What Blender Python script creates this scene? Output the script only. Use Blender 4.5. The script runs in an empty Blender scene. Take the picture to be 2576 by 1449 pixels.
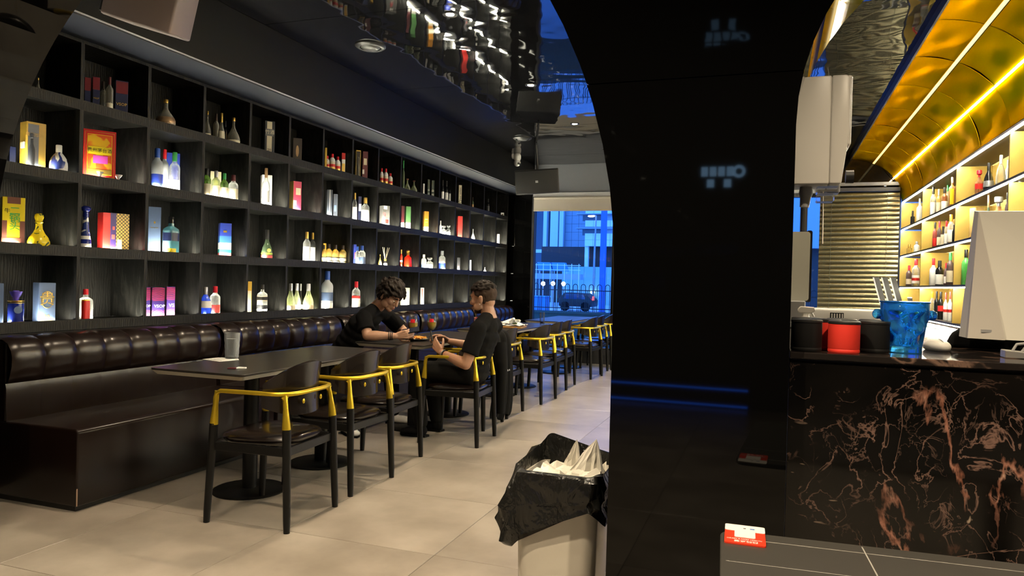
import bpy, bmesh, math, random
from mathutils import Vector, Matrix
R=math.radians
random.seed(7)
C=bpy.context.scene.collection
S=bpy.context.scene
# ---------------------------------------------------------------- camera, sky, exposure, large lights
cd=bpy.data.cameras.new('camera'); cam=bpy.data.objects.new('camera',cd); C.objects.link(cam); S.camera=cam
cd.sensor_width=36; cd.lens=1840.9/2576*36; cd.clip_start=.05; cd.clip_end=300
yaw,pitch,roll=0.340804,-0.008237,0.026546
fw=Vector((-math.sin(yaw)*math.cos(pitch),math.cos(yaw)*math.cos(pitch),math.sin(pitch)))
rt=Vector((math.cos(yaw),math.sin(yaw),0)); up=rt.cross(fw)
r2=rt*math.cos(roll)+up*math.sin(roll); u2=up*math.cos(roll)-rt*math.sin(roll)
m=Matrix((r2,u2,-fw)).transposed().to_4x4(); m.translation=(0,0,1.25); cam.matrix_world=m
S.view_settings.view_transform='Standard'; S.view_settings.look='None'; S.view_settings.gamma=1
S.view_settings.exposure=0.0; S.view_settings.use_curve_mapping=False; S.cycles.transparent_max_bounces=24; S.cycles.sample_clamp_indirect=5
W=bpy.data.worlds.new('dusk'); S.world=W; W.use_nodes=True
nt=W.node_tree; bg=nt.nodes['Background']
tc=nt.nodes.new('ShaderNodeTexCoord'); sp=nt.nodes.new('ShaderNodeSeparateXYZ'); rp=nt.nodes.new('ShaderNodeValToRGB')
nt.links.new(tc.outputs['Generated'],sp.inputs[0]); nt.links.new(sp.outputs['Z'],rp.inputs[0]); nt.links.new(rp.outputs[0],bg.inputs[0])
rp.color_ramp.elements[0].position=0.0; rp.color_ramp.elements[0].color=(.10,.36,1,1)
rp.color_ramp.elements[1].position=.7; rp.color_ramp.elements[1].color=(.02,.13,.7,1)
bg.inputs[1].default_value=5.2
def lamp(name,kind,loc,power,col,rot=(0,0,0),**k):
    l=bpy.data.lights.new(name,kind); l.energy=power; l.color=col
    for a,b in k.items(): setattr(l,a,b)
    o=bpy.data.objects.new(name,l); o.location=loc; o.rotation_euler=rot; C.objects.link(o); return o
WARM=(1,.80,.55)
SPOTS=[(-2.2,1.0),(-2.2,2.9),(-2.22,4.78),(-2.24,6.7),(-2.26,8.45),(-2.26,10.2),(-.9,.62),(.75,.55),(-2.4,-1.3),(1.6,-1.2)]
for x,y in ((.42,2.72),(.55,5.2)): lamp('bar_downlight_lamp','SPOT',(x,y,3.10),90,WARM,spot_size=R(120),spot_blend=.6,shadow_soft_size=.04)
for i,(x,y) in enumerate(SPOTS):
    lamp('downlight_lamp','SPOT',(x,y,3.10),{(-2.2,1.0):110,(-.9,.62):250,(.75,.55):240,(-2.4,-1.3):190}.get((x,y),170),WARM,spot_size=R(115),spot_blend=.5,shadow_soft_size=.03)
# ---------------------------------------------------------------- helpers
MC={}
def mat(n,col=(.5,.5,.5),rough=.5,metal=0,emit=None,es=1,trans=0,spec=.5,coat=0,ior=1.45,alpha=1,sss=0,build=None):
    if n in MC: return MC[n]
    M=bpy.data.materials.new(n); M.use_nodes=True; b=M.node_tree.nodes['Principled BSDF']
    b.inputs['Base Color'].default_value=(*col,1); b.inputs['Roughness'].default_value=rough; b.inputs['Metallic'].default_value=metal
    b.inputs['Transmission Weight'].default_value=trans; b.inputs['IOR'].default_value=ior
    b.inputs['Specular IOR Level'].default_value=spec; b.inputs['Coat Weight'].default_value=coat; b.inputs['Alpha'].default_value=alpha
    if emit: b.inputs['Emission Color'].default_value=(*emit,1); b.inputs['Emission Strength'].default_value=es
    if sss: b.inputs['Subsurface Weight'].default_value=sss; b.inputs['Subsurface Radius'].default_value=(.012,.005,.003)
    M.diffuse_color=(*col,1)
    if build: build(M.node_tree,b)
    MC[n]=M; return M
def N(nt,t,**k):
    n=nt.nodes.new('ShaderNode'+t)
    for a,b in k.items(): setattr(n,a,b)
    return n
def noise(nt,scale,detail=4,dist=0,rough=.5,sc=None,coord='Object'):
    t=N(nt,'TexCoord'); mp=N(nt,'Mapping'); n=N(nt,'TexNoise')
    if sc: mp.inputs['Scale'].default_value=sc
    nt.links.new(t.outputs[coord],mp.inputs[0]); nt.links.new(mp.outputs[0],n.inputs['Vector'])
    n.inputs['Scale'].default_value=scale; n.inputs['Detail'].default_value=detail; n.inputs['Distortion'].default_value=dist; n.inputs['Roughness'].default_value=rough
    return n.outputs['Fac']
def ramp(nt,src,stops,interp='LINEAR'):
    r=N(nt,'ValToRGB'); e=r.color_ramp.elements; r.color_ramp.interpolation=interp
    while len(e)<len(stops): e.new(.5)
    for i,(p,c) in enumerate(stops): e[i].position=p; e[i].color=(*c,1) if len(c)==3 else c
    nt.links.new(src,r.inputs[0]); return r.outputs[0]
def bump(nt,b,src,strength,dist=.01):
    n=N(nt,'Bump'); n.inputs['Strength'].default_value=strength; n.inputs['Distance'].default_value=dist
    nt.links.new(src,n.inputs['Height']); nt.links.new(n.outputs[0],b.inputs['Normal'])
def mixc(nt,f,a,b):
    n=N(nt,'Mix',data_type='RGBA'); 
    for i,s in ((0,f),(6,a),(7,b)):
        if hasattr(s,'type'): nt.links.new(s,n.inputs[i])
        else: n.inputs[i].default_value=s if i==0 else (*s,1)
    return n.outputs[2]
class MB:
    def __init__(s): s.v=[]; s.f=[]; s.mi=[]; s.sm=[]; s.cur=0
    def add(s,vs,fs,smooth=False):
        o=len(s.v); s.v+= [tuple(p) for p in vs]
        for f in fs: s.f.append([i+o for i in f]); s.mi.append(s.cur); s.sm.append(smooth)
    def box(s,x0,x1,y0,y1,z0,z1):
        s.add([(x0,y0,z0),(x1,y0,z0),(x1,y1,z0),(x0,y1,z0),(x0,y0,z1),(x1,y0,z1),(x1,y1,z1),(x0,y1,z1)],
              [(0,3,2,1),(4,5,6,7),(0,1,5,4),(1,2,6,5),(2,3,7,6),(3,0,4,7)]); return s
    def obox(s,c,ax,ay,az):   # oriented box: centre and half axes
        c=Vector(c);ax=Vector(ax);ay=Vector(ay);az=Vector(az)
        q=[c+ax*i+ay*j+az*k for k in(-1,1) for (i,j) in((-1,-1),(1,-1),(1,1),(-1,1))]
        s.add(q,[(0,3,2,1),(4,5,6,7),(0,1,5,4),(1,2,6,5),(2,3,7,6),(3,0,4,7)]); return s
    def tube(s,pts,r,n=10,smooth=True,closed=False,sq=1):
        P=[Vector(p) for p in pts]; k=len(P); rs=r if isinstance(r,(list,tuple)) else [r]*k
        vs=[]; ref=None
        for i in range(k):
            a=P[i-1] if (i>0 or closed) else P[i]; b=P[(i+1)%k] if (i<k-1 or closed) else P[i]
            t=(b-a).normalized()
            if ref is None: ref=Vector((0,0,1)) if abs(t.z)<.9 else Vector((1,0,0))
            x=(ref-t*ref.dot(t)).normalized(); ref=x; y=t.cross(x)
            for j in range(n):
                a_=2*math.pi*j/n; vs.append(P[i]+(x*math.cos(a_)+y*math.sin(a_)*sq)*rs[i])
        fs=[]
        for i in range(k if closed else k-1):
            for j in range(n):
                fs.append((i*n+j,i*n+(j+1)%n,((i+1)%k)*n+(j+1)%n,((i+1)%k)*n+j))
        s.add(vs,fs,smooth)
        if not closed:
            o=len(s.v)-len(vs); s.f.append([o+j for j in range(n)][::-1]); s.f.append([o+(k-1)*n+j for j in range(n)])
            s.mi+=[s.cur]*2; s.sm+=[False]*2
        return s
    def lathe(s,prof,c=(0,0,0),n=24,smooth=True,sx=1,sy=1,a0=0,a1=2*math.pi,power=2,cap=True):
        full=abs(a1-a0-2*math.pi)<1e-6; m=n if full else n+1; vs=[]; fs=[]
        for (r,z) in prof:
            for j in range(m):
                a=a0+(a1-a0)*j/n; ca,sa=math.cos(a),math.sin(a)
                if power!=2:
                    q=(abs(ca)**power+abs(sa)**power)**(-1/power); ca*=q; sa*=q
                vs.append((c[0]+r*ca*sx,c[1]+r*sa*sy,c[2]+z))
        k=len(prof)
        for i in range(k-1):
            for j in range(n):
                j2=(j+1)%m
                fs.append((i*m+j,i*m+j2,(i+1)*m+j2,(i+1)*m+j))
        s.add(vs,fs,smooth)
        if full and cap:
            o=len(s.v)-len(vs)
            if prof[0][0]>1e-5: s.f.append([o+j for j in range(m)][::-1]); s.mi.append(s.cur); s.sm.append(False)
            if prof[-1][0]>1e-5: s.f.append([o+(k-1)*m+j for j in range(m)]); s.mi.append(s.cur); s.sm.append(False)
        return s
    def ell(s,c,r,n=14,m=10,M=None):
        vs=[];fs=[]
        c=Vector(c)
        for i in range(m+1):
            t=math.pi*i/m
            for j in range(n):
                a=2*math.pi*j/n; p=Vector((r[0]*math.sin(t)*math.cos(a),r[1]*math.sin(t)*math.sin(a),-r[2]*math.cos(t)))
                if M: p=M@p
                vs.append(c+p)
        for i in range(m):
            for j in range(n): fs.append((i*n+j,i*n+(j+1)%n,(i+1)*n+(j+1)%n,(i+1)*n+j))
        s.add(vs,fs,True); return s
    def prism(s,poly,h0,h1,axis='z',smooth=False):
        n=len(poly)
        def P(a,b,h): return (a,b,h) if axis=='z' else ((a,h,b) if axis=='y' else (h,a,b))
        vs=[P(a,b,h0) for a,b in poly]+[P(a,b,h1) for a,b in poly]
        s.add(vs,[list(range(n))[::-1],list(range(n,2*n))]+[(i,(i+1)%n,n+(i+1)%n,n+i) for i in range(n)],smooth); return s
    def mesh(s,name,mats,bev=0,seg=2,fix=True):
        me=bpy.data.meshes.new(name); me.from_pydata(s.v,[],s.f)
        for m_ in (mats if isinstance(mats,(list,tuple)) else [mats]): me.materials.append(m_)
        for p,mi,sm in zip(me.polygons,s.mi,s.sm): p.material_index=mi; p.use_smooth=sm
        b=bmesh.new(); b.from_mesh(me)
        if fix:
            bmesh.ops.remove_doubles(b,verts=b.verts,dist=1e-6); bmesh.ops.recalc_face_normals(b,faces=b.faces)
        if bev:
            ed=[e for e in b.edges if len(e.link_faces)==2 and e.calc_face_angle(0)>.6]
            bmesh.ops.bevel(b,geom=ed,offset=bev,segments=seg,affect='EDGES',profile=.5,clamp_overlap=True)
            for f in b.faces: f.smooth=True
        b.to_mesh(me); b.free(); me.update()
        if bev or any(s.sm):
            try: me.set_sharp_from_angle(angle=R(50) if (seg>1 and bev) or not bev else R(28))
            except Exception: pass
        return me
def obj(name,me,parent=None,loc=(0,0,0),rot=(0,0,0)):
    o=bpy.data.objects.new(name,me); o.location=loc; o.rotation_euler=rot
    if parent: o.parent=parent
    C.objects.link(o); return o
def part(name,mb,m_,parent=None,bev=0,seg=2,loc=(0,0,0),rot=(0,0,0)):
    return obj(name,mb.mesh(name,m_,bev,seg),parent,loc,rot)
def tag(o,label,cat,group=None):
    o['label']=label; o['category']=cat
    if group: o['group']=group
    return o
def thing(name,label,cat,loc=(0,0,0),rz=0,group=None):
    o=bpy.data.objects.new(name,None); o.empty_display_size=.1; C.objects.link(o); o.location=loc; o.rotation_euler=(0,0,rz)
    return tag(o,label,cat,group)
def struct(o): o['kind']='structure'; return o
def dup(root,loc,rz=0,label=None):
    r=root.copy(); C.objects.link(r); r.location=loc; r.rotation_euler=(0,0,rz)
    if label: r['label']=label
    for ch in list(root.children):
        c=ch.copy(); C.objects.link(c); c.parent=r
        for g in list(ch.children): d=g.copy(); C.objects.link(d); d.parent=c
    return r
def rrect(x0,x1,y0,y1,r,n=5):
    o=[]
    for cx,cy,a in ((x1-r,y1-r,0),(x0+r,y1-r,90),(x0+r,y0+r,180),(x1-r,y0+r,270)):
        for i in range(n+1): t=R(a+90*i/n); o.append((cx+r*math.cos(t),cy+r*math.sin(t)))
    return o
TX={}
def text(body,size,m_,parent,loc,face='+x',name='lettering',ext=.0004,spin=0,sx=1):
    key=(body,size,m_.name,sx)
    if key not in TX:
        cu=bpy.data.curves.new('t','FONT'); cu.body=body; cu.size=size; cu.align_x='CENTER'; cu.align_y='CENTER'; cu.resolution_u=2; cu.extrude=ext
        to=bpy.data.objects.new('t',cu); C.objects.link(to)
        dg=bpy.context.evaluated_depsgraph_get(); me=bpy.data.meshes.new_from_object(to.evaluated_get(dg)); bpy.data.objects.remove(to)
        me.materials.clear(); me.materials.append(m_); me.name='lettering'
        if sx!=1:
            for v in me.vertices: v.co.x*=sx
        TX[key]=me
    o=obj(name,TX[key],parent)
    ax={'+x':((0,1,0),(0,0,1),(1,0,0)),'-y':((1,0,0),(0,0,1),(0,-1,0)),'+z':((1,0,0),(0,1,0),(0,0,1)),'-x':((0,-1,0),(0,0,1),(-1,0,0))}[face]
    M=Matrix((Vector(ax[0]),Vector(ax[1]),Vector(ax[2]))).transposed().to_4x4()@Matrix.Rotation(spin,4,'Z'); M.translation=loc
    o.matrix_local=M; return o
def remesh(mb,name,m_,vox,smooth=4,parent=None,loc=(0,0,0),disp=None):
    me=mb.mesh(name,m_); o=obj(name,me)
    r=o.modifiers.new('r','REMESH'); r.mode='VOXEL'; r.voxel_size=vox; r.use_smooth_shade=True
    s=o.modifiers.new('s','SMOOTH'); s.factor=.5; s.iterations=smooth
    dg=bpy.context.evaluated_depsgraph_get(); dg.update(); n=bpy.data.meshes.new_from_object(o.evaluated_get(dg))
    bpy.data.objects.remove(o); n.name=name; n.materials.clear()
    for q in (m_ if isinstance(m_,(list,tuple)) else [m_]): n.materials.append(q)
    for p in n.polygons: p.use_smooth=True
    if disp:
        for v in n.vertices: v.co=disp(v.co)
    return obj(name,n,parent,loc)
def limb(mb,pts,n=12):   # tapered round limb with ball joints: pts = [(x,y,z,r)...]
    P=[Vector(p[:3]) for p in pts]; rs=[p[3] for p in pts]
    for i in range(len(P)-1):
        a,b=P[i],P[i+1]; k=4
        mb.tube([a.lerp(b,j/k) for j in range(k+1)],[rs[i]+(rs[i+1]-rs[i])*j/k for j in range(k+1)],n)
    for p,r in zip(P,rs): mb.ell(p,(r*.999,)*3,n,8)
# ---------------------------------------------------------------- materials
def wood_black(nt,b):
    w=N(nt,'TexWave'); w.wave_type='BANDS'; w.bands_direction='Y'; w.inputs['Scale'].default_value=6; w.inputs['Distortion'].default_value=13; w.inputs['Detail'].default_value=3; w.inputs['Detail Scale'].default_value=.9
    t=N(nt,'TexCoord'); mp=N(nt,'Mapping'); mp.inputs['Scale'].default_value=(3.2,3.2,.7); oi=N(nt,'ObjectInfo')
    ad=N(nt,'VectorMath',operation='ADD'); sc=N(nt,'VectorMath',operation='SCALE'); sc.inputs[0].default_value=(3,7,5); nt.links.new(oi.outputs['Random'],sc.inputs['Scale'])
    nt.links.new(t.outputs['Object'],ad.inputs[0]); nt.links.new(sc.outputs[0],ad.inputs[1]); nt.links.new(ad.outputs[0],mp.inputs[0]); nt.links.new(mp.outputs[0],w.inputs['Vector'])
    nt.links.new(ramp(nt,w.outputs['Fac'],[(0,(.005,.005,.0047)),(.6,(.0075,.0073,.0068)),(1,(.012,.0115,.0105))]),b.inputs['Base Color'])
    bump(nt,b,w.outputs['Fac'],.22,.004)
M_wood=mat('black_oak',(.02,.02,.02),.45,spec=.22,build=wood_black)
M_edge=mat('black_oak_edge',(.022,.02,.015),.45)
def ripple(nt,b):
    f=noise(nt,1.5,2,.4,.5,(1,1,1)); bump(nt,b,f,.16,.05)
M_gloss=mat('black_gloss_panel',(.0018,.0018,.0018),.03,spec=.33)
M_ceil=mat('black_stretch_ceiling',(.008,.008,.009),.03,spec=.8,build=ripple)
M_bulk=mat('black_bulkhead',(.0028,.0028,.0028),.4,spec=.15)
M_soffit=mat('reflection_tinted_soffit',(.015,.018,.027),.35)  # bluish reflection on the soffit is put into its base colour
M_dark=mat('dark_paint',(.02,.02,.022),.5)
def tile(nt,b):
    oi=N(nt,'ObjectInfo'); t=N(nt,'TexCoord'); sc=N(nt,'VectorMath',operation='SCALE'); sc.inputs[0].default_value=(31,17,7); nt.links.new(oi.outputs['Random'],sc.inputs['Scale'])
    ad=N(nt,'VectorMath',operation='ADD'); nt.links.new(t.outputs['Object'],ad.inputs[0]); nt.links.new(sc.outputs[0],ad.inputs[1])
    n=N(nt,'TexNoise'); n.inputs['Scale'].default_value=2.4; n.inputs['Detail'].default_value=5; n.inputs['Roughness'].default_value=.55; nt.links.new(ad.outputs[0],n.inputs['Vector'])
    c=ramp(nt,n.outputs['Fac'],[(.33,(.25,.218,.178)),(.5,(.325,.287,.238)),(.67,(.40,.36,.305))]); nt.links.new(c,b.inputs['Base Color'])
    b.inputs['Roughness'].default_value=.29
M_tile=mat('beige_stone_tile',(.4,.37,.33),.35,spec=.8,build=tile)
M_grout=mat('grey_grout',(.08,.075,.07),.8)
def leather(nt,b):
    v=N(nt,'TexVoronoi'); t=N(nt,'TexCoord'); nt.links.new(t.outputs['Object'],v.inputs['Vector']); v.inputs['Scale'].default_value=220
    f=noise(nt,14,3); a=N(nt,'Math',operation='MULTIPLY_ADD'); a.inputs[1].default_value=.12; nt.links.new(v.outputs['Distance'],a.inputs[0]); nt.links.new(f,a.inputs[2]); bump(nt,b,a.outputs[0],.10,.004)
M_leather=mat('dark_brown_leather',(.0085,.0040,.0027),.29,spec=.4,coat=.08,build=leather)
M_leather2=mat('chair_leather',(.0065,.0035,.0028),.27,coat=.3,build=leather)
M_blackmetal=mat('black_metal',(.007,.007,.007),.4,metal=.1,spec=.3)
M_gold=mat('gold_tube',(.86,.60,.04),.28,metal=.75)
def slate(nt,b):
    f=noise(nt,9,6); nt.links.new(ramp(nt,f,[(.35,(.020,.0175,.0155)),(.7,(.03,.0265,.023))]),b.inputs['Base Color'])
M_slate=mat('dark_slate_top',(.035,.03,.028),.32,build=slate)
M_core=mat('pale_table_core',(.55,.52,.44),.5)
def marble(nt,b):
    t=N(nt,'TexCoord')
    def nz(scale,seed,detail,dist,sc=(1,1,1)):
        mp=N(nt,'Mapping'); mp.inputs['Location'].default_value=seed; mp.inputs['Scale'].default_value=sc; nt.links.new(t.outputs['Object'],mp.inputs[0])
        n=N(nt,'TexNoise'); n.inputs['Scale'].default_value=scale; n.inputs['Detail'].default_value=detail; n.inputs['Distortion'].default_value=dist; n.inputs['Roughness'].default_value=.55; nt.links.new(mp.outputs[0],n.inputs['Vector']); return n.outputs['Fac']
    def iso(scale,seed,w,detail=5,dist=.6,sc=(1,1,1)):
        return ramp(nt,nz(scale,seed,detail,dist,sc),[(.5-w,(0,0,0)),(.5,(1,1,1)),(.5+w,(0,0,0))])
    def mask(scale,seed,lo,hi,sc=(1,1,1)): return ramp(nt,nz(scale,seed,3,.2,sc),[(lo,(0,0,0)),(hi,(1,1,1))])
    def mul(a,c):
        q=N(nt,'Mix',data_type='RGBA',blend_type='MULTIPLY'); q.inputs[0].default_value=1; nt.links.new(a,q.inputs[6]); nt.links.new(c,q.inputs[7]); return q.outputs[2]
    c=mixc(nt,mask(3,(1,2,3),.45,.8),(.003,.0028,.0026),(.009,.007,.006))
    c=mixc(nt,mul(iso(16,(2,5,1),.011,6,.8,(1,1,.8)),mask(5,(4,1,7),.48,.62)),c,(.16,.10,.08))
    c=mixc(nt,mul(iso(9,(4,0,1),.014,6,1.0,(1,1,.8)),mask(4,(9,1,1),.50,.60)),c,(.20,.12,.095))
    c=mixc(nt,mul(iso(5,(0,3,7),.009,7,.8,(.7,1,1.3)),mask(3,(2,8,1),.47,.58)),c,(.30,.175,.135))
    vcol=ramp(nt,nz(22,(0,0,5),6,.5),[(.33,(.16,.06,.035)),(.55,(.36,.17,.12)),(.72,(.55,.36,.27))])
    c=mixc(nt,mul(iso(2.1,(5.3,0,2.2),.011,7,.5,(1.2,1,.62)),mask(2.6,(3,3,0),.48,.54)),c,vcol)
    c=mixc(nt,mul(mask(17,(1,1,1),.66,.69,(1,1,.45)),mask(3.3,(7,2,2),.50,.6)),c,(.52,.40,.30))
    c=mixc(nt,mul(mask(15,(6,1,4),.67,.70,(.4,1,1.2)),mask(3.0,(1,6,2),.5,.6)),c,(.50,.36,.27))
    nt.links.new(c,b.inputs['Base Color'])
M_marble=mat('black_red_marble',(.02,.02,.02),.12,build=marble)
M_marbletop=mat('black_marble_slab',(.013,.011,.01),.07,build=None)
def goldmetal(nt,b):
    oi=N(nt,'ObjectInfo'); nt.links.new(ramp(nt,oi.outputs['Random'],[(0,(.80,.45,.004)),(1,(.98,.60,.004))]),b.inputs['Base Color']); b.inputs['Specular Tint'].default_value=(.95,.55,.05,1)
M_goldpanel=mat('gold_metal_panel',(.95,.55,.003),.40,metal=1,build=goldmetal)
def brass(nt,b):
    f=noise(nt,25,3,0,.5,(1,.05,1)); nt.links.new(ramp(nt,f,[(.3,(.38,.38,.38)),(.7,(.48,.48,.48))]),b.inputs['Roughness'])
M_brass=mat('brushed_brass_sheet',(.62,.43,.10),.45,metal=.5,build=brass)
M_led=mat('led_strip_light',(1,1,1),.5,emit=(1,.94,.74),es=150)
M_led2=mat('warm_led_diffuser',(1,.9,.6),.5,emit=(1,.74,.25),es=1.3)
M_puck=mat('shelf_led',(1,1,1),.5,emit=(1,.95,.74),es=170)
M_lens=mat('downlight_lens',(1,1,1),.5,emit=(1,.86,.62),es=160)
M_white=mat('white_plastic',(.78,.76,.70),.35)
M_grey=mat('grey_plastic',(.30,.30,.30),.45)
M_black=mat('black_plastic',(.012,.012,.012),.45)
M_rubber=mat('black_fabric',(.005,.005,.0055),.9,spec=.15)
M_chrome=mat('brushed_steel',(.6,.6,.58),.35,metal=.8)
def glasspane(nt,b):
    o=nt.nodes['Material Output']; tr=N(nt,'BsdfTransparent'); tr.inputs[0].default_value=(.93,.95,.97,1); g=N(nt,'BsdfGlossy'); g.inputs['Roughness'].default_value=.0
    f=N(nt,'Fresnel'); f.inputs[0].default_value=1.5; mx=N(nt,'MixShader'); nt.links.new(f.outputs[0],mx.inputs[0]); nt.links.new(tr.outputs[0],mx.inputs[1]); nt.links.new(g.outputs[0],mx.inputs[2]); nt.links.new(mx.outputs[0],o.inputs[0])
M_pane=mat('window_glass',(.9,.95,1),0,build=glasspane)
def thin(n,col,mixd=.15,rough=.05,base=None):
    def bl(nt,b):
        o=nt.nodes['Material Output']; tr=N(nt,'BsdfTransparent'); tr.inputs[0].default_value=(*col,1)
        f=N(nt,'LayerWeight'); f.inputs[0].default_value=.35
        b.inputs['Base Color'].default_value=(*(base or [min(1,c*.8+.1) for c in col]),1); b.inputs['Roughness'].default_value=rough; b.inputs['Specular IOR Level'].default_value=.9
        ad=N(nt,'Math',operation='ADD',use_clamp=True); ad.inputs[1].default_value=mixd; nt.links.new(f.outputs['Facing'],ad.inputs[0])
        mx=N(nt,'MixShader'); nt.links.new(ad.outputs[0],mx.inputs[0]); nt.links.new(tr.outputs[0],mx.inputs[1]); nt.links.new(b.outputs[0],mx.inputs[2]); nt.links.new(mx.outputs[0],o.inputs[0])
    return mat(n,col,rough,build=bl)
PAL=dict(clear=thin('clear_bottle_glass',(.90,.92,.90),.10),frost=mat('frosted_bottle_glass',(.62,.66,.68),.45,trans=.35),smoke=thin('old_bottle_glass',(.55,.52,.42),.15),
 green=thin('green_bottle_glass',(.25,.42,.08),.2),dgreen=thin('dark_green_glass',(.06,.14,.04),.35),lgreen=thin('pale_green_glass',(.72,.78,.50),.15),teal=thin('blue_green_glass',(.10,.30,.34),.35),
 amber=thin('amber_spirit',(.62,.28,.05),.25),yellowliq=thin('yellow_spirit_glass',(.85,.62,.12),.35),blueglass=thin('cobalt_bottle_glass',(.02,.12,.60),.35),
 bglass=mat('black_bottle_glass',(.012,.012,.013),.12),white=mat('white_ceramic',(.80,.79,.74),.35),cream=mat('cream_paper',(.72,.64,.45),.6),paper=mat('white_paper',(.82,.81,.76),.6),
 red=mat('red_card',(.60,.025,.02),.35),dred=mat('dark_red_card',(.16,.012,.02),.4),scarlet=mat('scarlet_glass',(.75,.03,.01),.15,trans=.3),maroon=mat('maroon_card',(.10,.018,.025),.45),pink=mat('crimson_card',(.55,.04,.10),.45),
 navy=mat('navy_card',(.012,.017,.06),.35),blue=mat('royal_blue_card',(.03,.06,.42),.35),pblue=mat('slate_blue_card',(.10,.15,.27),.4),purple=mat('purple_card',(.035,.018,.13),.35),violet=mat('violet_fabric',(.12,.08,.55),.5),
 cobalt=mat('cobalt_ceramic',(.01,.02,.20),.15),gold=mat('gold_foil',(.80,.52,.12),.28,metal=.85),goldcard=mat('gold_card',(.62,.38,.05),.4),yellow=mat('yellow_card',(.85,.66,.02),.4),ycer=mat('yellow_ceramic',(.80,.64,.02),.2),orange=mat('orange_card',(.72,.29,.02),.4),
 wood=mat('red_brown_wood',(.17,.06,.04),.5),cork=mat('cork',(.45,.27,.12),.7),black=M_black,dgrey=mat('dark_grey_card',(.035,.038,.045),.4),slate=mat('slate_grey_card',(.05,.06,.08),.3),silver=mat('silver_card',(.55,.56,.58),.3,metal=.6),
 greencard=mat('green_card',(.08,.22,.07),.4),dkgreen=mat('dark_green_card',(.012,.03,.022),.4),steel=mat('steel_blue',(.05,.18,.55),.4),teal2=mat('teal_print',(.02,.35,.30),.4),brown=mat('dark_brown_card',(.03,.02,.016),.4),bronze=mat('bronze_print',(.40,.25,.13),.4,metal=.5),
 lime=thin('green_liqueur',(.10,.70,.08),.4),acryl=thin('clear_acrylic',(.94,.94,.92),.06),capgreen=mat('green_cap',(.05,.38,.10),.35),capred=mat('red_cap',(.65,.02,.03),.3),capblue=mat('blue_cap',(.03,.10,.45),.35),woodbox=mat('pale_wood_box',(.62,.40,.13),.5),redliq=thin('red_spirit_glass',(.55,.06,.02),.4),dliq=thin('dark_liqueur_glass',(.10,.03,.02),.45),coral=mat('coral_print',(.75,.10,.09),.4),magenta=mat('magenta_foil',(.75,.10,.55),.25))
P=PAL
# ---------------------------------------------------------------- room shell
fl=struct(part('floor',MB().box(-4.45,2.1,-4.2,11.35,-.06,-.004),M_grout))
TP=.82; tm=None
for i in range(-2,7):
    for j in range(-9,11):
        x0=-3.05+TP*i-.0; y0=3.015+TP*j
        x1=min(x0+TP,2.05); y1=min(y0+TP,11.3); xa=max(x0,-4.4); ya=max(y0,-4.15)
        if x1-xa<.05 or y1-ya<.05: continue
        full=x1-xa>TP-.01 and y1-ya>TP-.01
        if full and tm is None: tm=MB().box(.0015,TP-.0015,.0015,TP-.0015,-.004,0).mesh('tile',M_tile,.001,1)
        me=tm if full else MB().box(.0015,x1-xa-.0015,.0015,y1-ya-.0015,-.004,0).mesh('tile',M_tile,.001,1)
        obj('floor_tile',me,fl,(xa,ya,0))
ce=struct(part('ceiling',MB().box(-4.45,2.1,-4.2,11.5,3.16,3.25),M_dark))
yy=-4.15
for y1 in (-3.2,-1.25,.7,2.65,4.6,6.55,8.5,10.45,11.3):
    part('ceiling_panel',MB().box(-3.675,1.015 if y1>2.7 else 2.05,yy+.003,y1-.003,3.15,3.16),M_ceil,ce); yy=y1
b=MB().box(-4.45,-4.36,-4.2,11.5,0,3.2); struct(part('wall_left',b,M_dark))
struct(part('wall_right',MB().box(2.05,2.15,-4.2,11.5,0,3.2),M_dark))
struct(part('wall_front',MB().box(-4.45,2.1,-4.2,-4.1,0,3.2),M_gloss))
struct(part('trim_1',MB().box(-4.36,-3.68,2.32,11.3,2.69,3.152),[M_bulk]))
struct(part('trim_2',MB().box(-3.683,-3.676,2.32,11.3,2.684,2.692),mat('soffit_edge_trim',(.5,.5,.52),.3,metal=.8)))
struct(part('trim_3',MB().box(-4.36,-3.69,2.32,11.3,2.676,2.689),M_soffit))
# arch wall between entrance and dining room
ZC,AX,AB,CX=1.275,1.439,1.475,-1.83
def arcL(n=40): # from right springing over to left springing
    return [(CX+AX*math.cos(math.pi*i/n),ZC+AB*math.sin(math.pi*i/n)) for i in range(n+1)]
def arcR(n=14): # from crown side down to springing
    return [(.645-.6*math.sin(math.pi/2*i/n),1.65+.6*math.cos(math.pi/2*i/n)) for i in range(n+1)]
ZJ=1.78
A=arcL(); Bq=arcR()
xr=.645-math.sqrt(.36-(ZJ-1.65)**2); xl=CX+AX*math.sqrt(1-((ZJ-ZC)/AB)**2)
up_=[(-4.36,0),(-4.36,3.15),(2.05,3.15),(2.05,0),(1.9,0),(1.9,2.25)]+[p for p in Bq if p[1]>ZJ+.002]+[(xr,ZJ+.0015),(xl,ZJ+.0015)]+[p for p in A if p[1]>ZJ+.002 or p[0]<CX]+[(CX-AX,0)]
lo=[(-.391,0),(.045,0)]+[p for p in Bq if p[1]<ZJ-.002][::-1]+[(xr,ZJ-.0015),(xl,ZJ-.0015)]+[p for p in A if p[1]<ZJ-.002 and p[0]>CX][::-1]
wm=struct(part('wall_middle',MB().box(-.37,.03,1.91,2.29,1.6,1.9),mat('panel_joint',(.10,.095,.09),.4)))
part('arch_panel',MB().prism(up_,1.9,2.3,'y'),M_gloss,wm); part('pillar_panel',MB().prism(lo,1.9,2.3,'y'),M_gloss,wm)
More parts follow.
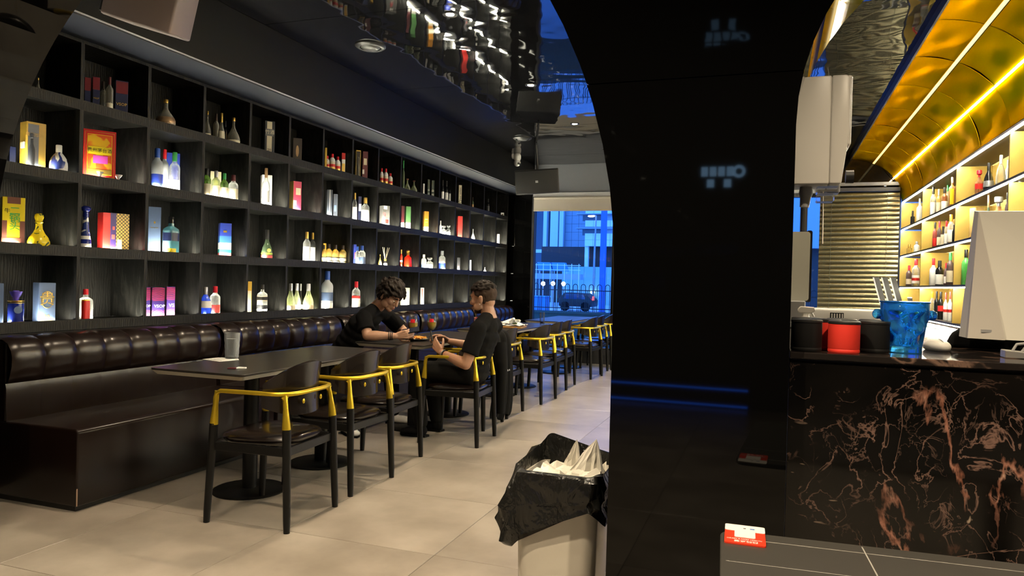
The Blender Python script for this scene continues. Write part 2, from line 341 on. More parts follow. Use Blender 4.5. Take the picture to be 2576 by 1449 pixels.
# far wall with its glazing
bw=MB()
for q in ((-4.36,-3.70,0,3.15),(-3.70,2.05,2.66,3.15),(-3.70,2.05,0,.20)): bw.box(q[0],q[1],11.3,11.5,q[2],q[3])
struct(part('wall_back',bw,M_gloss))
struct(part('trim_4',MB().box(-3.66,.7,11.22,11.299,2.63,2.69),mat('pale_header_beam',(.42,.42,.42),.5)))
struct(part('trim_5',MB().box(-3.66,.7,11.27,11.299,2.69,3.149),mat('grey_header_panel',(.16,.17,.19),.4)))
struct(part('baseboard_back',MB().box(-4.36,1.6,11.26,11.3,.0,.22),M_dark))
xs=[-3.70,-2.32,-.95,.41,1.65]
for i in range(4):
    f=MB(); x0,x1=xs[i],xs[i+1]; t=.045
    f.box(x0,x0+t,11.3,11.42,.2,2.66).box(x1-t,x1,11.3,11.42,.2,2.66).box(x0+t,x1-t,11.3,11.42,2.58,2.66).box(x0+t,x1-t,11.3,11.42,.2,.25)
    w=struct(part('window_%d'%(i+1),f,M_dark,bev=.004,seg=1))
    part('pane',MB().box(x0+t,x1-t,11.355,11.361,.25,2.58),M_pane,w)
# ---------------------------------------------------------------- shelving wall
XF=-4.05; DV=[3.376+.5165*k for k in range(-2,16)]
FLOORS={'A':2.295,'B':1.842,'C':1.389,'D':.935}
sh=thing('display_shelf','black oak wall of open square cubbies lit from below behind the banquette','shelving',(XF,2.33,0))
y0s,y1s=DV[0]-2.33-.012,DV[-1]-2.33+.012
for k,z in FLOORS.items():
    b=MB().box(-.30,0,y0s,y1s,z-.052,z); part('shelf_board',b,M_wood,sh)
    lp=MB().prism([(0,z),(-.004,z),(-.004,z+.0085),(-.034,z+.0085),(-.034,z+.0105),(0,z+.0105)],y0s,y1s,'y'); part('led_cover_lip',lp,M_wood,sh)
part('shelf_board',MB().box(-.30,0,y0s,y1s,2.655,2.676),M_wood,sh)
part('back_panel',MB().box(-.31,-.30,y0s,y1s,.0,2.676),M_wood,sh)
part('plinth_panel',MB().box(-.02,-.005,y0s,y1s,.0,.88),M_wood,sh)
dm={}
for z0,z1 in ((.941,1.337),(1.395,1.79),(1.848,2.243),(2.301,2.655)):
    me=MB().box(-.30,-.001,-.0125,.0125,z0,z1).mesh('divider',M_wood)
    for y in DV: obj('divider',me,sh,(0,y-2.33,0))
pm=MB().box(-.021,.021,-.19,.19,0,.002).mesh('led_strip',M_puck)
for k in 'BCD':
    for i in range(len(DV)-1):
        obj('led_strip',pm,sh,(-.043,(DV[i]+DV[i+1])/2-2.33+.02,FLOORS[k]+.0005))
# ---------------------------------------------------------------- banquette
def bench_panel(w=.1975):
    prof=[(.0,.405,0),(-.004,.50,.15),(-.004,.60,.2),(-.012,.628,.2),(.012,.640,.5),(.030,.67,1),(.044,.72,1),(.046,.77,1),(.036,.82,1),(.008,.86,1),(-.04,.880,1),(-.10,.884,.8),(-.165,.880,.4)]
    vs=[];fs=[];n=8
    for x,z,am in prof:
        for j in range(n+1):
            t=j/n*2-1; bl=(1-abs(t)**5)
            vs.append((x+am*.010*(bl-1)+(.004*am*(bl-1)),j/n*w,z+(am*.012*(bl-1) if z>.8 else 0)))
    for i in range(len(prof)-1):
        for j in range(n): a=i*(n+1)+j; fs.append((a,a+1,a+n+2,a+n+1))
    m_=MB(); m_.add(vs,fs,True); return m_.mesh('back_cushion',M_leather)
bp=bench_panel()
names=['nearest banquette bench section with a scuffed bottom corner','second banquette bench section behind the first two tables','banquette bench section that the seated man in front leans from','fourth banquette bench section lit blue by the window','last banquette bench section beside the window']
for i,y0 in enumerate((2.80,4.42,6.05,7.68,9.31)):
    L=1.585
    t=thing('banquette_bench','dark brown leather '+names[i],'bench',(-3.86,y0,0),0,'banquette along the shelf wall')
    b=MB().prism([(-.15,.03),(.52,.03),(.52,.415),(.505,.432),(.1,.428),(-.15,.425)],0,L,'y'); part('seat_base',b,M_leather,t,.016,3)
    b=MB().box(-.165,-.02,.004,L-.004,.03,.862); part('backrest_frame',b,M_leather,t,.02,3)
    for k in range(8): obj('back_cushion',bp,t,(.002,.002+k*.1977,0))
    part('kick_strip',MB().box(-.1,.49,.02,L-.02,0,.03),M_black,t)
    if i==0: part('scuff_mark',MB().prism([(.5195,.035),(.521,.035),(.5213,.09),(.5205,.125),(.519,.11)],-.0008,.006,'y'),mat('worn_leather',(.40,.27,.2),.8),t)
# ---------------------------------------------------------------- dining tables
def table_parts(t,w,l,z=.74):
    part('tabletop',MB().prism(rrect(-w/2,w/2,0,l,.025),z-.012,z),M_slate,t,.002,1)
    b=MB(); a=rrect(-w/2+.002,w/2-.002,.002,l-.002,.024); c=rrect(-w/2+.022,w/2-.022,.022,l-.022,.02); n=len(a)
    b.add([(x,y,z-.012) for x,y in a]+[(x,y,z-.034) for x,y in c],[list(range(n)),list(range(n,2*n))[::-1]]+[(i,n+i,n+(i+1)%n,(i+1)%n) for i in range(n)]); part('core_edge',b,M_core,t)
    for py in (l*.28,l*.72):
        part('pedestal_column',MB().lathe([(.042,.012),(.042,z-.034)],(0,py,0),20),M_blackmetal,t)
        part('pedestal_base',MB().lathe([(0,0),(.205,0),(.207,.006),(.200,.012),(.06,.018),(.042,.02)],(0,py,0),36),M_blackmetal,t)
TB=[(3.05,1.62,'empty long slate dining table with one clear tumbler nearest the entrance'),(5.10,1.60,'long slate dining table where two men sit over beers'),(7.10,1.70,'long slate dining table with a finished meal tray and a tall glass'),(9.36,1.70,'farthest long slate dining table, bare and blue lit, by the window')]
for y0,l,lab in TB:
    t=thing('dining_table',lab,'table',(-2.83,y0,0),0,'dining tables along the banquette'); table_parts(t,.61,l)
# ---------------------------------------------------------------- armchairs
def chair():
    t=thing('armchair','x','chair')      # faces local -x ; back legs at +x
    legs={'fl':(-.215,-.215),'fr':(-.215,.215),'bl':(.205,-.215),'br':(.205,.215)}
    RZ=.665
    for k,(x,y) in legs.items():
        sx,sy=(1 if x>0 else -1),(1 if y>0 else -1)
        l=obj('leg',MB().tube([(x+sx*.022,y+sy*.012,0),(x+sx*.02,y+sy*.011,.06),(x,y,.50)],[.0155,.018,.0215],14).mesh('leg',M_blackmetal),t)
        top=(x-sx*(.022 if x>0 else .010),y-sy*(.013 if x>0 else .006),RZ-.002)
        part('gold_sleeve',MB().tube([(x,y,.495),(x-sx*.002,y,.52),(x-sx*(.011 if x>0 else .006),y-sy*(.006 if x>0 else .003),.60),top],[.0215,.020,.013,.012],14),M_gold,l)
        if x>0:
            g=MB()
            for s in (-1,1): g.prism([(0,0),(s*.032,0),(0,-.03)] if s>0 else [(0,0),(0,-.03),(s*.032,0)],-.003,.003,'x')
            o=part('gusset_plate',g,M_gold,l,loc=(top[0],top[1],RZ-.008))
    # rail : front left down-bend, arms, curved back
    pts=[]
    xf,yf=-.209,.212
    pts+= [(xf-.004,-yf,.60),(xf-.002,-yf,.63),(xf+.006,-yf,.652),(xf+.028,-yf-.002,RZ)]
    for i in range(0,17):
        a=R(-90+180*i/16); c_,s_=max(math.cos(a),0),math.sin(a); q=(c_**4.2+abs(s_)**4.2)**(-1/4.2); pts.append((.035+.187*c_*q,.227*s_*q,RZ+.004))
    pts+= [(xf+.028,yf+.002,RZ),(xf+.006,yf,.652),(xf-.002,yf,.63),(xf-.004,yf,.60)]
    part('arm_rail',MB().tube(pts,.0115,12),M_gold,t)
    # backrest: curved padded shell
    n=22; vs=[];fs=[]; rows=7
    def bk(a,v,off):
        c=math.cos(a); top=.665+.150*max(0,math.cos(a*.92))**.75; bot=.655-.105*max(0,math.cos(a*.8))**.6
        z=bot+(top-bot)*v; rr=.184+off; bulge=.010*math.sin(math.pi*v)
        return (.030+(rr+bulge*(1 if off>0 else -1))*max(c,0)**.9+.012*(v-.5),(rr+.022)*math.sin(a),z)
    A0=R(84)
    loop=[(v/(rows-1),.0) for v in range(rows)]+[(1.02,-.016)]+[(1-v/(rows-1),-.032) for v in range(rows)]+[(-.02,-.016)]
    m_=len(loop)
    for i in range(n+1):
        a=-A0+2*A0*i/n
        for v,o in loop: vs.append(bk(a,v,o))
    for i in range(n):
        for j in range(m_): fs.append((i*m_+j,i*m_+(j+1)%m_,(i+1)*m_+(j+1)%m_,(i+1)*m_+j))
    fs.append(list(range(m_))[::-1]); fs.append([n*m_+j for j in range(m_)])
    b=MB(); b.add(vs,fs,True); bo=part('backrest',b,M_leather2,t)
    bt=MB()
    for s in (-1,1): bt.lathe([(0,0),(.011,0),(.012,.004),(.006,.008),(0,.008)],(0,0,0),12)
    [part('back_button',MB().ell((.211,q,.622),(.006,.011,.014),10,6),M_gold,bo) for q in (.08,-.08)]
    # seat
    def sr(inset=0,k=7):
        o=[]
        for i in range(36):
            a=2*math.pi*i/36; c,s_=math.cos(a),math.sin(a); q=(abs(c)**4.2+abs(s_)**4.2)**(-1/4.2); w=.203-.018*(c*q) 
            o.append(((.208-inset)*c*q-.005,(w-inset)*s_*q))
        return o
    rings=[(.012,.405),(.0,.418),(-.004,.432),(.006,.446),(.04,.456),(.10,.460),(.17,.461)]
    b=MB(); vs=[];fs=[]
    for ins,z in rings: vs+=[(x,y,z) for x,y in sr(ins)]
    for i in range(len(rings)-1):
        for j in range(36): fs.append((i*36+j,i*36+(j+1)%36,(i+1)*36+(j+1)%36,(i+1)*36+j))
    fs.append([(len(rings)-1)*36+j for j in range(36)]); fs.append(list(range(36))[::-1]); b.add(vs,fs,True); part('seat',b,M_leather2,t)
    b=MB().box(-.205,.195,-.222,-.202,.365,.408).box(-.205,.195,.202,.222,.365,.408).box(-.225,-.205,-.2,.2,.365,.408).box(.190,.210,-.2,.2,.365,.408)
    part('seat_frame',b,M_blackmetal,t,.003,1)
    return t
ch0=chair()
CH=[(-2.425,3.20,3,'brown leather armchair with gold arm rail nearest the camera at the empty table'),
(-2.455,3.87,-2,'second brown leather gold railed armchair at the empty table'),
(-2.52,4.42,2,'third brown leather gold railed armchair, pushed in at the far end of the empty table'),
(-2.29,5.29,4,'gold railed armchair the man with faded hair sits in'),
(-2.46,5.90,0,'gold railed armchair with a black jacket hung over its back'),
(-2.47,6.50,0,'gold railed armchair right behind the hanging black jacket'),
(-2.41,7.41,-3,'gold railed armchair at the near end of the table with the meal tray'),
(-2.46,8.06,0,'gold railed armchair at the middle of the table with the meal tray'),
(-2.48,8.55,2,'gold railed armchair at the far end of the table with the meal tray'),
(-2.40,9.62,-6,'gold railed armchair pulled out at the near end of the window table'),
(-2.43,10.20,0,'gold railed armchair in the middle of the window table'),
(-2.40,10.78,0,'farthest gold railed armchair at the window end of the window table')]
for i,(x,y,a,lab) in enumerate(CH):
    o=ch0 if i==0 else dup(ch0,(x,y,0))
    o.location=(x,y,0); o.rotation_euler=(0,0,R(a)); o['label']=lab; o['group']='armchairs along the dining tables'
# ---------------------------------------------------------------- bar: gold cove, brass shelving, counter
BX=1.65; BY=[3.06,4.74,6.42,8.10,9.78,11.28]
cv=thing('gold_cove','curved cove of shiny gold metal panels arching over the bar shelves','cove',(BX,3.06,0))
def cpt(a): return (-.65+.65*math.sin(a),2.5+.585*math.cos(a))
SE=[R(0),R(27),R(57),R(90)]
for r_ in range(3):
    for L in (.84,.75):
        a0,a1=SE[r_]+(.014 if r_ else 0),SE[r_+1]-.014; n=10; pin=[cpt(a0+(a1-a0)*i/n) for i in range(n+1)]
        
        out=[(x+.004,z+.004) for x,z in pin][::-1]
        va=[]
        for var in range(3):      # slightly buckled sheets, three shapes per row
            rr=random.Random(r_*10+var); ph=[rr.uniform(0,6.28) for _ in range(4)]; ny=12; g=MB(); vs=[]
            for sgn in (0,1):
                for i in range(n+1):
                    a=a0+(a1-a0)*i/n; x_,z_=cpt(a); ca,sa=math.cos(a),math.sin(a)
                    for j in range(ny+1):
                        y_=.005+(L-.010)*j/ny; u,v=i/n,j/ny; e=math.sin(math.pi*u)*math.sin(math.pi*v)
                        dd=.008*e*math.sin(5*u+7*v+ph[0])+.006*math.sin(4*v+ph[1])*math.sin(math.pi*u)+.004*math.sin(9*u-5*v+ph[2])*e+sgn*.004
                        vs.append((x_+sa*dd,y_,z_+ca*dd))
            q=(n+1)*(ny+1); F=[]
            for i in range(n):
                for j in range(ny):
                    A_=i*(ny+1)+j; F.append((A_,A_+1,A_+ny+2,A_+ny+1)); F.append((q+A_,q+A_+ny+1,q+A_+ny+2,q+A_+1))
            for i in range(n): A_=i*(ny+1); F.append((A_,A_+ny+1,q+A_+ny+1,q+A_)); A_+=ny; F.append((A_,q+A_,q+A_+ny+1,A_+ny+1))
            for j in range(ny): F.append((j,q+j,q+j+1,j+1)); A_=n*(ny+1)+j; F.append((A_,A_+1,q+A_+1,q+A_))
            g.add(vs,F,True); va.append(g.mesh('gold_panel',M_goldpanel))
        if L==.84: ma=va
        else: mb_=va
    for i in range(5):
        for h in range(2):
            l=(BY[i+1]-BY[i])/2
            o_=obj('gold_panel',(ma if i<4 else mb_)[(i*2+h+r_)%3],cv,(0,BY[i]+h*l-3.06,0))
x,z=cpt(SE[1]); part('seam_channel',MB().obox((x-.002,4.11,z+.012),(.006,0,-.003),(0,4.11,0),(.003,0,.012)),M_dark,cv)
b=MB(); x,z=cpt(SE[1]); part('led_diffuser',MB().obox((x-.012,4.11,z+.001),(.011,0,-.006),(0,4.11,0),(.0008,0,.002)),M_led2,cv)
x,z=cpt(SE[2])
for i in range(5):
    part('led_strip',MB().obox((x-.004,(BY[i]+BY[i+1])/2-3.06,z-.003),(.0045,0,-.0065),(0,(BY[i+1]-BY[i])/2-.03,0),(.002,0,.002)),M_led,cv)
x,z=cpt(0); part('edge_trim',MB().box(x-.014,x,0,8.22,z-.003,3.149),M_dark,cv)
part('cove_backing',MB().prism([(cpt(R(i*9))[0]+.02*math.sin(R(i*9)),cpt(R(i*9))[1]+.02*math.cos(R(i*9))) for i in range(11)]+[(cpt(R(90-i*9))[0]+.03*math.sin(R(90-i*9)),cpt(R(90-i*9))[1]+.03*math.cos(R(90-i*9))) for i in range(11)],0,8.22,'y'),M_dark,cv)
bs=thing('bar_shelf','brushed brass back bar shelving with LED strips full of liquor bottles','shelving',(BX,3.06,0))
BL=[2.505,2.125,1.755,1.335,.965]
for z in BL: 
    part('shelf_board',MB().box(0,.31,0,8.22,z-.02,z),mat('dark_bronze_board',(.05,.042,.03),.3,metal=.5),bs)
    for i in range(5): part('led_strip',MB().box(.006,.020,BY[i]-3.06+.03,BY[i+1]-3.06-.03,z-.030,z-.0205),M_led,bs)
part('back_sheet',MB().box(.30,.31,0,8.22,.0,3.1),M_brass,bs)
for y in BY:
    for z0,z1 in zip(BL[1:],BL[:-1]): part('divider',MB().box(.002,.30,y-3.06-.012,y-3.06+.012,z0,z1-.0305),M_brass,bs)
part('base_cabinet',MB().box(-.25,.30,0,8.22,0,.885),M_black,bs)
t=thing('back_counter','black marble worktop running below the back bar shelves','counter',(1.30,3.06,.886)); part('worktop',MB().box(0,.64,0,8.2,0,.035),M_marbletop,t,.004,1)
# front counter
def mt(nt,b):
    f=noise(nt,5,6,2); nt.links.new(ramp(nt,f,[(.0,(.01,.009,.008)),(.55,(.016,.013,.012)),(.60,(.16,.10,.075)),(.63,(.02,.016,.014))]),b.inputs['Base Color'])
mt(M_marbletop.node_tree,M_marbletop.node_tree.nodes['Principled BSDF'])
t=thing('bar_counter','black marble bar counter with red brown veins beside the glossy pillar','counter',(.047,1.955,0))
part('countertop',MB().prism([(0,-.008),(1.55,-.008),(1.55,.62),(.62,.62),(.62,3.0),(0,3.0)],1.078,1.095),M_marbletop,t,.002,1)
part('front_panel',MB().box(0,1.55,0,.03,0,1.072),M_marble,t,.001,1)
part('shadow_gap',MB().box(.005,1.545,.008,.6,1.070,1.0785),M_black,t)
part('counter_carcass',MB().prism([(.005,.031),(1.545,.031),(1.545,.60),(.60,.60),(.60,2.98),(.005,2.98)],0,1.069),M_black,t)
# blinds, arch end wall
t=thing('venetian_blind','dark venetian blind with wide slats on the window at the end of the bar','blind',(1.11,11.16,0))
sl=MB(); q_=[]
for k in range(9):
    a=R(-62+k*15.5); q_.append((.020-.030*math.cos(a),.036*math.sin(a)/math.sin(R(62))))
sl.prism(q_+[(y+.0012,z) for y,z in q_[::-1]],-.5,.5,'x',True); sl=sl.mesh('slat',mat('blind_slat',(.12,.108,.065),.25,metal=.8))
for i in range(25): obj('slat',sl,t,(0,0,1.0+i*.066))
part('headrail',MB().box(-.5,.5,-.03,.03,2.63,2.68),M_dark,t)
part('bottom_rail',MB().box(-.5,.5,-.02,.02,.955,.975),M_dark,t)
part('tilt_wand',MB().tube([(-.465,-.04,2.63),(-.455,-.05,1.90)],.006,8),mat('pale_wand',(.55,.47,.40),.5),t)
for x in (-.35,.35): part('ladder_cord',MB().tube([(x,-.026,.97),(x,-.026,2.63)],.0015,5),M_dark,t)
poly=[(.70,2.70),(1.60,2.70)]+[(BX+cpt(R(90-i*9))[0]-.012,cpt(R(90-i*9))[1]-.012) for i in range(2,11)]+[(.70,3.07)]
struct(part('trim_6',MB().prism(poly,11.18,11.26,'y'),M_gloss)); struct(part('trim_7',MB().box(.66,1.60,11.15,11.175,2.71,2.755),mat('grey_beam',(.13,.13,.13),.4)))
tag(part('roller_blind',MB().box(-3.64,-2.28,11.20,11.206,2.41,2.62).tube([(-3.64,11.215,2.605),(-2.28,11.215,2.605)],.025,12).box(-3.64,-2.28,11.195,11.211,2.395,2.412),mat('beige_blind_fabric',(.40,.36,.30),.8)),'beige roller blind pulled a little way down the tall window','blind')
# ---------------------------------------------------------------- ceiling fittings
for i,(x,y) in enumerate(SPOTS):
    t=thing('downlight','round recessed downlight in the black ceiling %s'%['above the aisle end of the entrance','just inside the arch near the shelves','above the first table','above the second table','above the third table','above the window table','behind the camera on the left','above the foreground table','at the very back of the entrance','at the back right of the entrance'][i],'ceiling light',(x,y,3.15),0,'downlights')
    part('ring',MB().lathe([(.038,-.004),(.052,-.006),(.055,0),(.038,0)],n=24,cap=False),M_black,t)
    part('lens',MB().lathe([(0,-.003),(.030,-.003),(.030,0),(0,0)],n=20),M_lens,t)
for x,y,l in ((-3.145,5.25,'round white ceiling vent near the shelf bulkhead, above the first tables'),(-3.15,9.13,'round dark ceiling vent far away above the window table')):
    t=thing('ceiling_vent',l,'vent',(x,y,3.15)); part('rim',MB().lathe([(.085,0),(.125,0),(.125,-.008),(.105,-.022),(.085,-.020),(.085,0)],n=32,cap=False),mat('vent_rim',(.012,.012,.012),.35),t); part('disc',MB().lathe([(0,-.030),(.06,-.028),(.078,-.016),(.06,-.012),(0,-.012)],n=28),mat('vent_disc',(.055,.055,.05),.4),t); part('stem',MB().lathe([(.012,-.013),(.012,0)],n=8),M_grey,t)
t=thing('security_camera','small white twin lens security camera on the black bulkhead above the far shelves','camera',(-3.68,10.25,3.08))
part('mount',MB().lathe([(0,0),(.04,0),(.04,.03),(0,.03)],n=16).mesh and MB().tube([(0,0,.04),(.03,0,.04)],.045,16),M_white,t)
part('body',MB().ell((.075,0,.02),(.055,.055,.075),18,12).ell((.075,0,-.065),(.052,.052,.052),18,12),M_white,t)
part('lens',MB().tube([(.105,-.035,-.075),(.115,-.045,-.08)],.016,12),M_black,t); part('lens',MB().tube([(.12,-.005,-.085),(.13,-.006,-.092)],.016,12),M_black,t)
def speaker(label,loc,rot,w,d,h,mm,col):
    t=thing('loudspeaker',label,'speaker',loc); t.rotation_euler=rot
    part('cabinet',MB().prism([(-w/2,0),(w/2,0),(w/2*.72,d),(-w/2*.72,d)],0,h),mm,t,.012,2)
    part('grille',MB().box(-w/2+.012,w/2-.012,-.018,-.0005,.012,h-.012),mat('speaker_grille',(.012,.012,.012),.6),t,.008,2)
    part('badge',MB().box(-.018,.018,-.0205,-.018,h*.5-.015,h*.5+.015),M_grey,t)
    for s in (-1,1): part('bolt',MB().tube([(s*w*.41,d*.35,h*.4),(s*w*.41+s*.012,d*.35,h*.4)],.008,8),M_grey,t)
    part('bracket',MB().tube([(0,d*.6,h),(0,d*.6,h+(.33 if w>.4 else .10))],.016,10),M_black,t)
speaker('black wedge loudspeaker hung from the ceiling near the far window',(-3.02,9.45,2.45),(R(9),R(-4),R(12)),.60,.34,.33,mat('speaker_black',(.02,.02,.02),.5),0)
speaker('big grey brown loudspeaker hung above the left end of the shelves',(-3.34,2.98,2.60),(R(-16),R(8),R(-74)),.30,.36,.44,mat('speaker_taupe',(.20,.155,.14),.5),0)
# ---------------------------------------------------------------- outside
struct(part('ground',MB().box(-70,50,11.6,120,-.35,-.2),mat('wet_pavement',(.72,.68,.74),.45)))
M_fa=mat('blue_grey_cladding',(.30,.36,.44),.35); M_fb=mat('pale_cladding',(.80,.84,.88),.4); M_gl=mat('dark_glazing',(.03,.06,.12),.1); M_shade=mat('undercroft_shade_brown',(.05,.03,.03),.7)
t=thing('office_building','tall glass and panel office block across the street behind the window','building',(-19,62,0))
part('wall',MB().box(-45,6,0,8,-.2,18),M_gl,t); 
for x0,x1 in ((-.02,.30),(.62,1.32),(1.44,1.80)): part('fin',MB().box(x0,x1,-.6,0,-.2,16),M_fb,t)
for i in range(12):
    for j in range(3): part('cladding_panel',MB().box(1.82+j*.62,2.42+j*.62,-.08,0,4.3+i*.72,5.0+i*.72),M_fa,t)
part('storey_band',MB().box(-3,1.8,-.1,0,3.9,4.2),M_fb,t)
t=thing('corner_block','pale panelled corner block with dark strip windows and ledges across the street','building',(-13,52,0))
part('wall',MB().box(.1,45,0,8,4.0,17),M_fa,t); part('undercroft',MB().box(-3.5,45,1,8,-.2,4.0),M_shade,t); part('column',MB().box(.05,.32,.2,.5,-.2,4),M_fb,t)  # undercroft is a solid block; the open void's shade is its dark brown colour
for i in range(14):
    z=4.0+i*.47
    if z<4.7 or 5.25<z<5.8 or z>6.2:
        for j in range(4): part('cladding_panel',MB().box(.1+j*.62,.70+j*.62,-.06,0,z,z+.455),M_fb,t)
for z in (4.78,5.82): part('strip_window',MB().box(-.1,1.3,-.05,.02,z,z+.43),M_gl,t); part('ledge',MB().box(-.45,2.6,-.7,0,z+.44,z+.50),M_fa,t)
t=thing('site_hoarding','pale green site hoarding panels below the corner block','fence',(-14,50,-.2))
for i in range(7): part('hoarding_panel',MB().box(i*.8,i*.8+.78,0,.06,0,2.65),mat('pale_green_hoarding',(.30,.48,.46),.5),t)
part('floodlight',MB().ell((2.3,-.25,.9),(.16,.1,.12)),mat('flood_lamp',(1,1,1),emit=(.7,1,.9),es=9),t)
for k,x in enumerate((-14.0,-13.0)):
    t=thing('site_tent','blue sloped site canopy, %s of two in front of the office block'%('left one','right one')[k],'canopy',(x,46,0)); part('roof',MB().prism([(0,2.1),(.62,2.1),(.92,2.55),(.3,2.55)] if 0 else [(-.5,2.05),(.45,2.05),(.25,2.6),(-.6,2.6)],0,.5,'y'),mat('blue_tarp',(.10,.32,.55),.5),t)
    for xx in (-.45,.4): part('post',MB().tube([(xx,.1,-.2),(xx,.1,2.05)],.03,6),M_fb,t)
t=thing('scaffold_walkway','grey covered walkway of scaffold rails in front of the office block','scaffold',(-15,45,0)); part('deck',MB().box(0,3.6,0,.8,1.5,1.85),M_fa,t)
for i in range(8): part('pole',MB().tube([(.2+i*.47,0,-.2),(.2+i*.47,0,2.5)],.022,6),M_fb,t)
for z in (2.1,2.4): part('rail',MB().tube([(0,0,z),(3.6,0,z)],.02,6),M_fb,t)
t=thing('street_lamp','tall lit street lamp seen through the window in front of the corner block','street lamp',(-9.38,40,-.2))
part('pole',MB().tube([(0,0,0),(.02,0,3.2),(.06,0,5.28)],[.07,.055,.04],10),M_grey,t); part('arm',MB().tube([(.06,0,5.25),(-.04,0,5.30),(-.22,0,5.27)],.03,8),M_grey,t); part('lamp_head',MB().ell((-.22,0,5.24),(.20,.14,.05)),mat('street_lamp_light',(1,1,1),emit=(1,.93,.8),es=14),t)
t=thing('blue_column','tall bright blue post at the right edge of the window view','post',(-6.65,30,-.2)); part('shaft',MB().box(-.11,.11,-.1,.1,0,9),mat('blue_paint',(.03,.12,.6),.4),t); part('base',MB().box(-.15,.15,-.15,.15,0,.3),M_dark,t)
for k,(x,z) in enumerate(((-12.92,1.2),(-12.31,1.22),(-11.66,1.22))):
    t=thing('globe_lamp','small round white lamp beyond the fence, %s of three'%['left one','middle one','right one'][k],'street lamp',(x,42,-.2),0,'round lamps beyond the fence'); part('globe',MB().ell((0,0,z+.2),(.13,.13,.13)),mat('globe_light',(1,1,1),emit=(.9,1,.9),es=9),t); part('post',MB().tube([(0,0,0),(0,0,z+.1)],.03,6),M_grey,t)
t=thing('parked_van','dark parked van far outside beyond the fence','car',(-9.7,38,-.2)); part('body',MB().prism([(-.9,.25),(.9,.25),(.92,.6),(.5,.95),(-.6,.97),(-.9,.62)],-.7,.7,'y'),M_black,t,.05,2)
for x in (-.55,.55): part('wheel',MB().tube([(x,-.72,.25),(x,-.6,.25)],.25,14),M_rubber,t)
part('tail_lamp',MB().box(.9,.95,-.6,-.4,.6,.8),mat('tail_light',(1,.05,.03),emit=(1,.05,.05),es=8),t)
part('window',MB().prism([(-.65,.64),(.6,.64),(.42,.90),(-.52,.92)],-.72,-.69,'y'),M_gl,t)
t=thing('blue_skip','blue crate on the pavement at the left edge of the window view','crate',(-10.8,34,-.2)); part('box',MB().box(-.5,.6,-.3,.3,0,.75),mat('blue_crate',(.05,.22,.6),.5),t,.02,1); part('lid',MB().box(-.54,.64,-.34,.34,.76,.82),M_steel if 0 else mat('blue_crate2',(.10,.35,.7),.5),t)
tag(part('low_wall',MB().box(-12,6,14.8,15.1,-.2,.62).box(-12,6,14.76,15.14,.62,.66),mat('mossy_wall',(.05,.075,.06),.9)),'dark low wall under the railings just outside the window','wall')
t=thing('bow_top_railing','black bow topped iron railing on the low wall outside the window','railing',(-6,14.95,.66))
hm=MB().tube([(0,0,0),(0,0,.53)]+[(.048-.048*math.cos(R(a)),0,.53+.05*math.sin(R(a))) for a in range(30,180,30)]+[(.096,0,.53),(.096,0,0)],.008,5).mesh('hoop',M_black)
for i in range(44): obj('hoop',hm,t,(i*.172,0,0))
bm_=MB().tube([(0,0,0),(0,0,.44)],.007,5).mesh('bar',M_black)
for i in range(44): obj('bar',bm_,t,(i*.172+.134,0,0))
for z in (.06,.44): part('rail',MB().box(0,7.6,-.012,.012,z,z+.02),M_black,t)
# ---------------------------------------------------------------- seen only as reflections in the pillar: back wall fittings
t=thing('light_sign','blue white light sign of a ring and square tiles on the entrance wall','sign',(-.55,-4.07,2.45)); ML=mat('blue_white_sign_light',(1,1,1),emit=(.35,.65,1),es=5)
part('ring',MB().tube([(.20+.05*math.cos(R(a)),0,.05*math.sin(R(a))) for a in range(0,360,24)],.016,8,closed=True),ML,t)
for k in range(4): part('tile',MB().box(.08-k*.085,.145-k*.085,-.01,.01,-.045,.05),ML,t)
for k in (.09,-.08): part('tile',MB().box(k-.035,k+.035,-.01,.01,-.16,-.08),ML,t)
t=thing('blue_light_strip','blue light strip along the foot of the back wall of the entrance','light strip',(-1.2,-4.05,.02)); 
for z in (0,.17): part('led_strip',MB().box(-1.1,1.0,-.01,.01,z,z+.018),mat('blue_led',(0,.1,1),emit=(.02,.16,1),es=4),t)
part('channel',MB().box(-1.12,1.02,-.035,-.012,-.02,.24),M_black,t)
# ---------------------------------------------------------------- bottles and boxes on the shelves
for n,c in (('grey2',(.16,.16,.155)),('lime2',(.5,.6,.05)),('coral2',(.8,.10,.08))): PAL[n]=mat(n+'_print',c,.4)
def twocol(n,c1,c2,scale,thr,rough=.3,sc=None,wave=False):
    def bl(nt,b):
        if wave:
            w=N(nt,'TexWave'); w.wave_type='RINGS'; w.inputs['Scale'].default_value=scale; w.inputs['Distortion'].default_value=7; w.inputs['Detail'].default_value=.5; w.inputs['Detail Scale'].default_value=.6
            t=N(nt,'TexCoord'); nt.links.new(t.outputs['Object'],w.inputs['Vector']); f=w.outputs['Fac']
        else: f=noise(nt,scale,1.5,.6,.4,sc)
        nt.links.new(ramp(nt,f,[(thr-.015,c1),(thr+.015,c2)]),b.inputs['Base Color'])
    return mat(n,c1,rough,build=bl)
PAL['scarlet2']=twocol('red_gold_swirl_print',(.70,.10,.02),(.75,.42,.02),9,.52)
PAL['leafblue']=twocol('blue_leaf_porcelain',(.80,.79,.74),(.03,.05,.25),22,.54,.2,(1,1,.45))
PAL['leafdkgreen']=twocol('dragon_painted_yellow_glaze',(.80,.62,.02),(.05,.08,.03),34,.63,.2,(1,1,1.4))
PAL['cobaltw']=twocol('blue_white_vase_glaze',(.03,.05,.22),(.75,.76,.74),20,.60,.15)
PAL['wave']=twocol('coral_wave_print',(.03,.017,.12),(.70,.05,.07),30,.70,.35,wave=True)
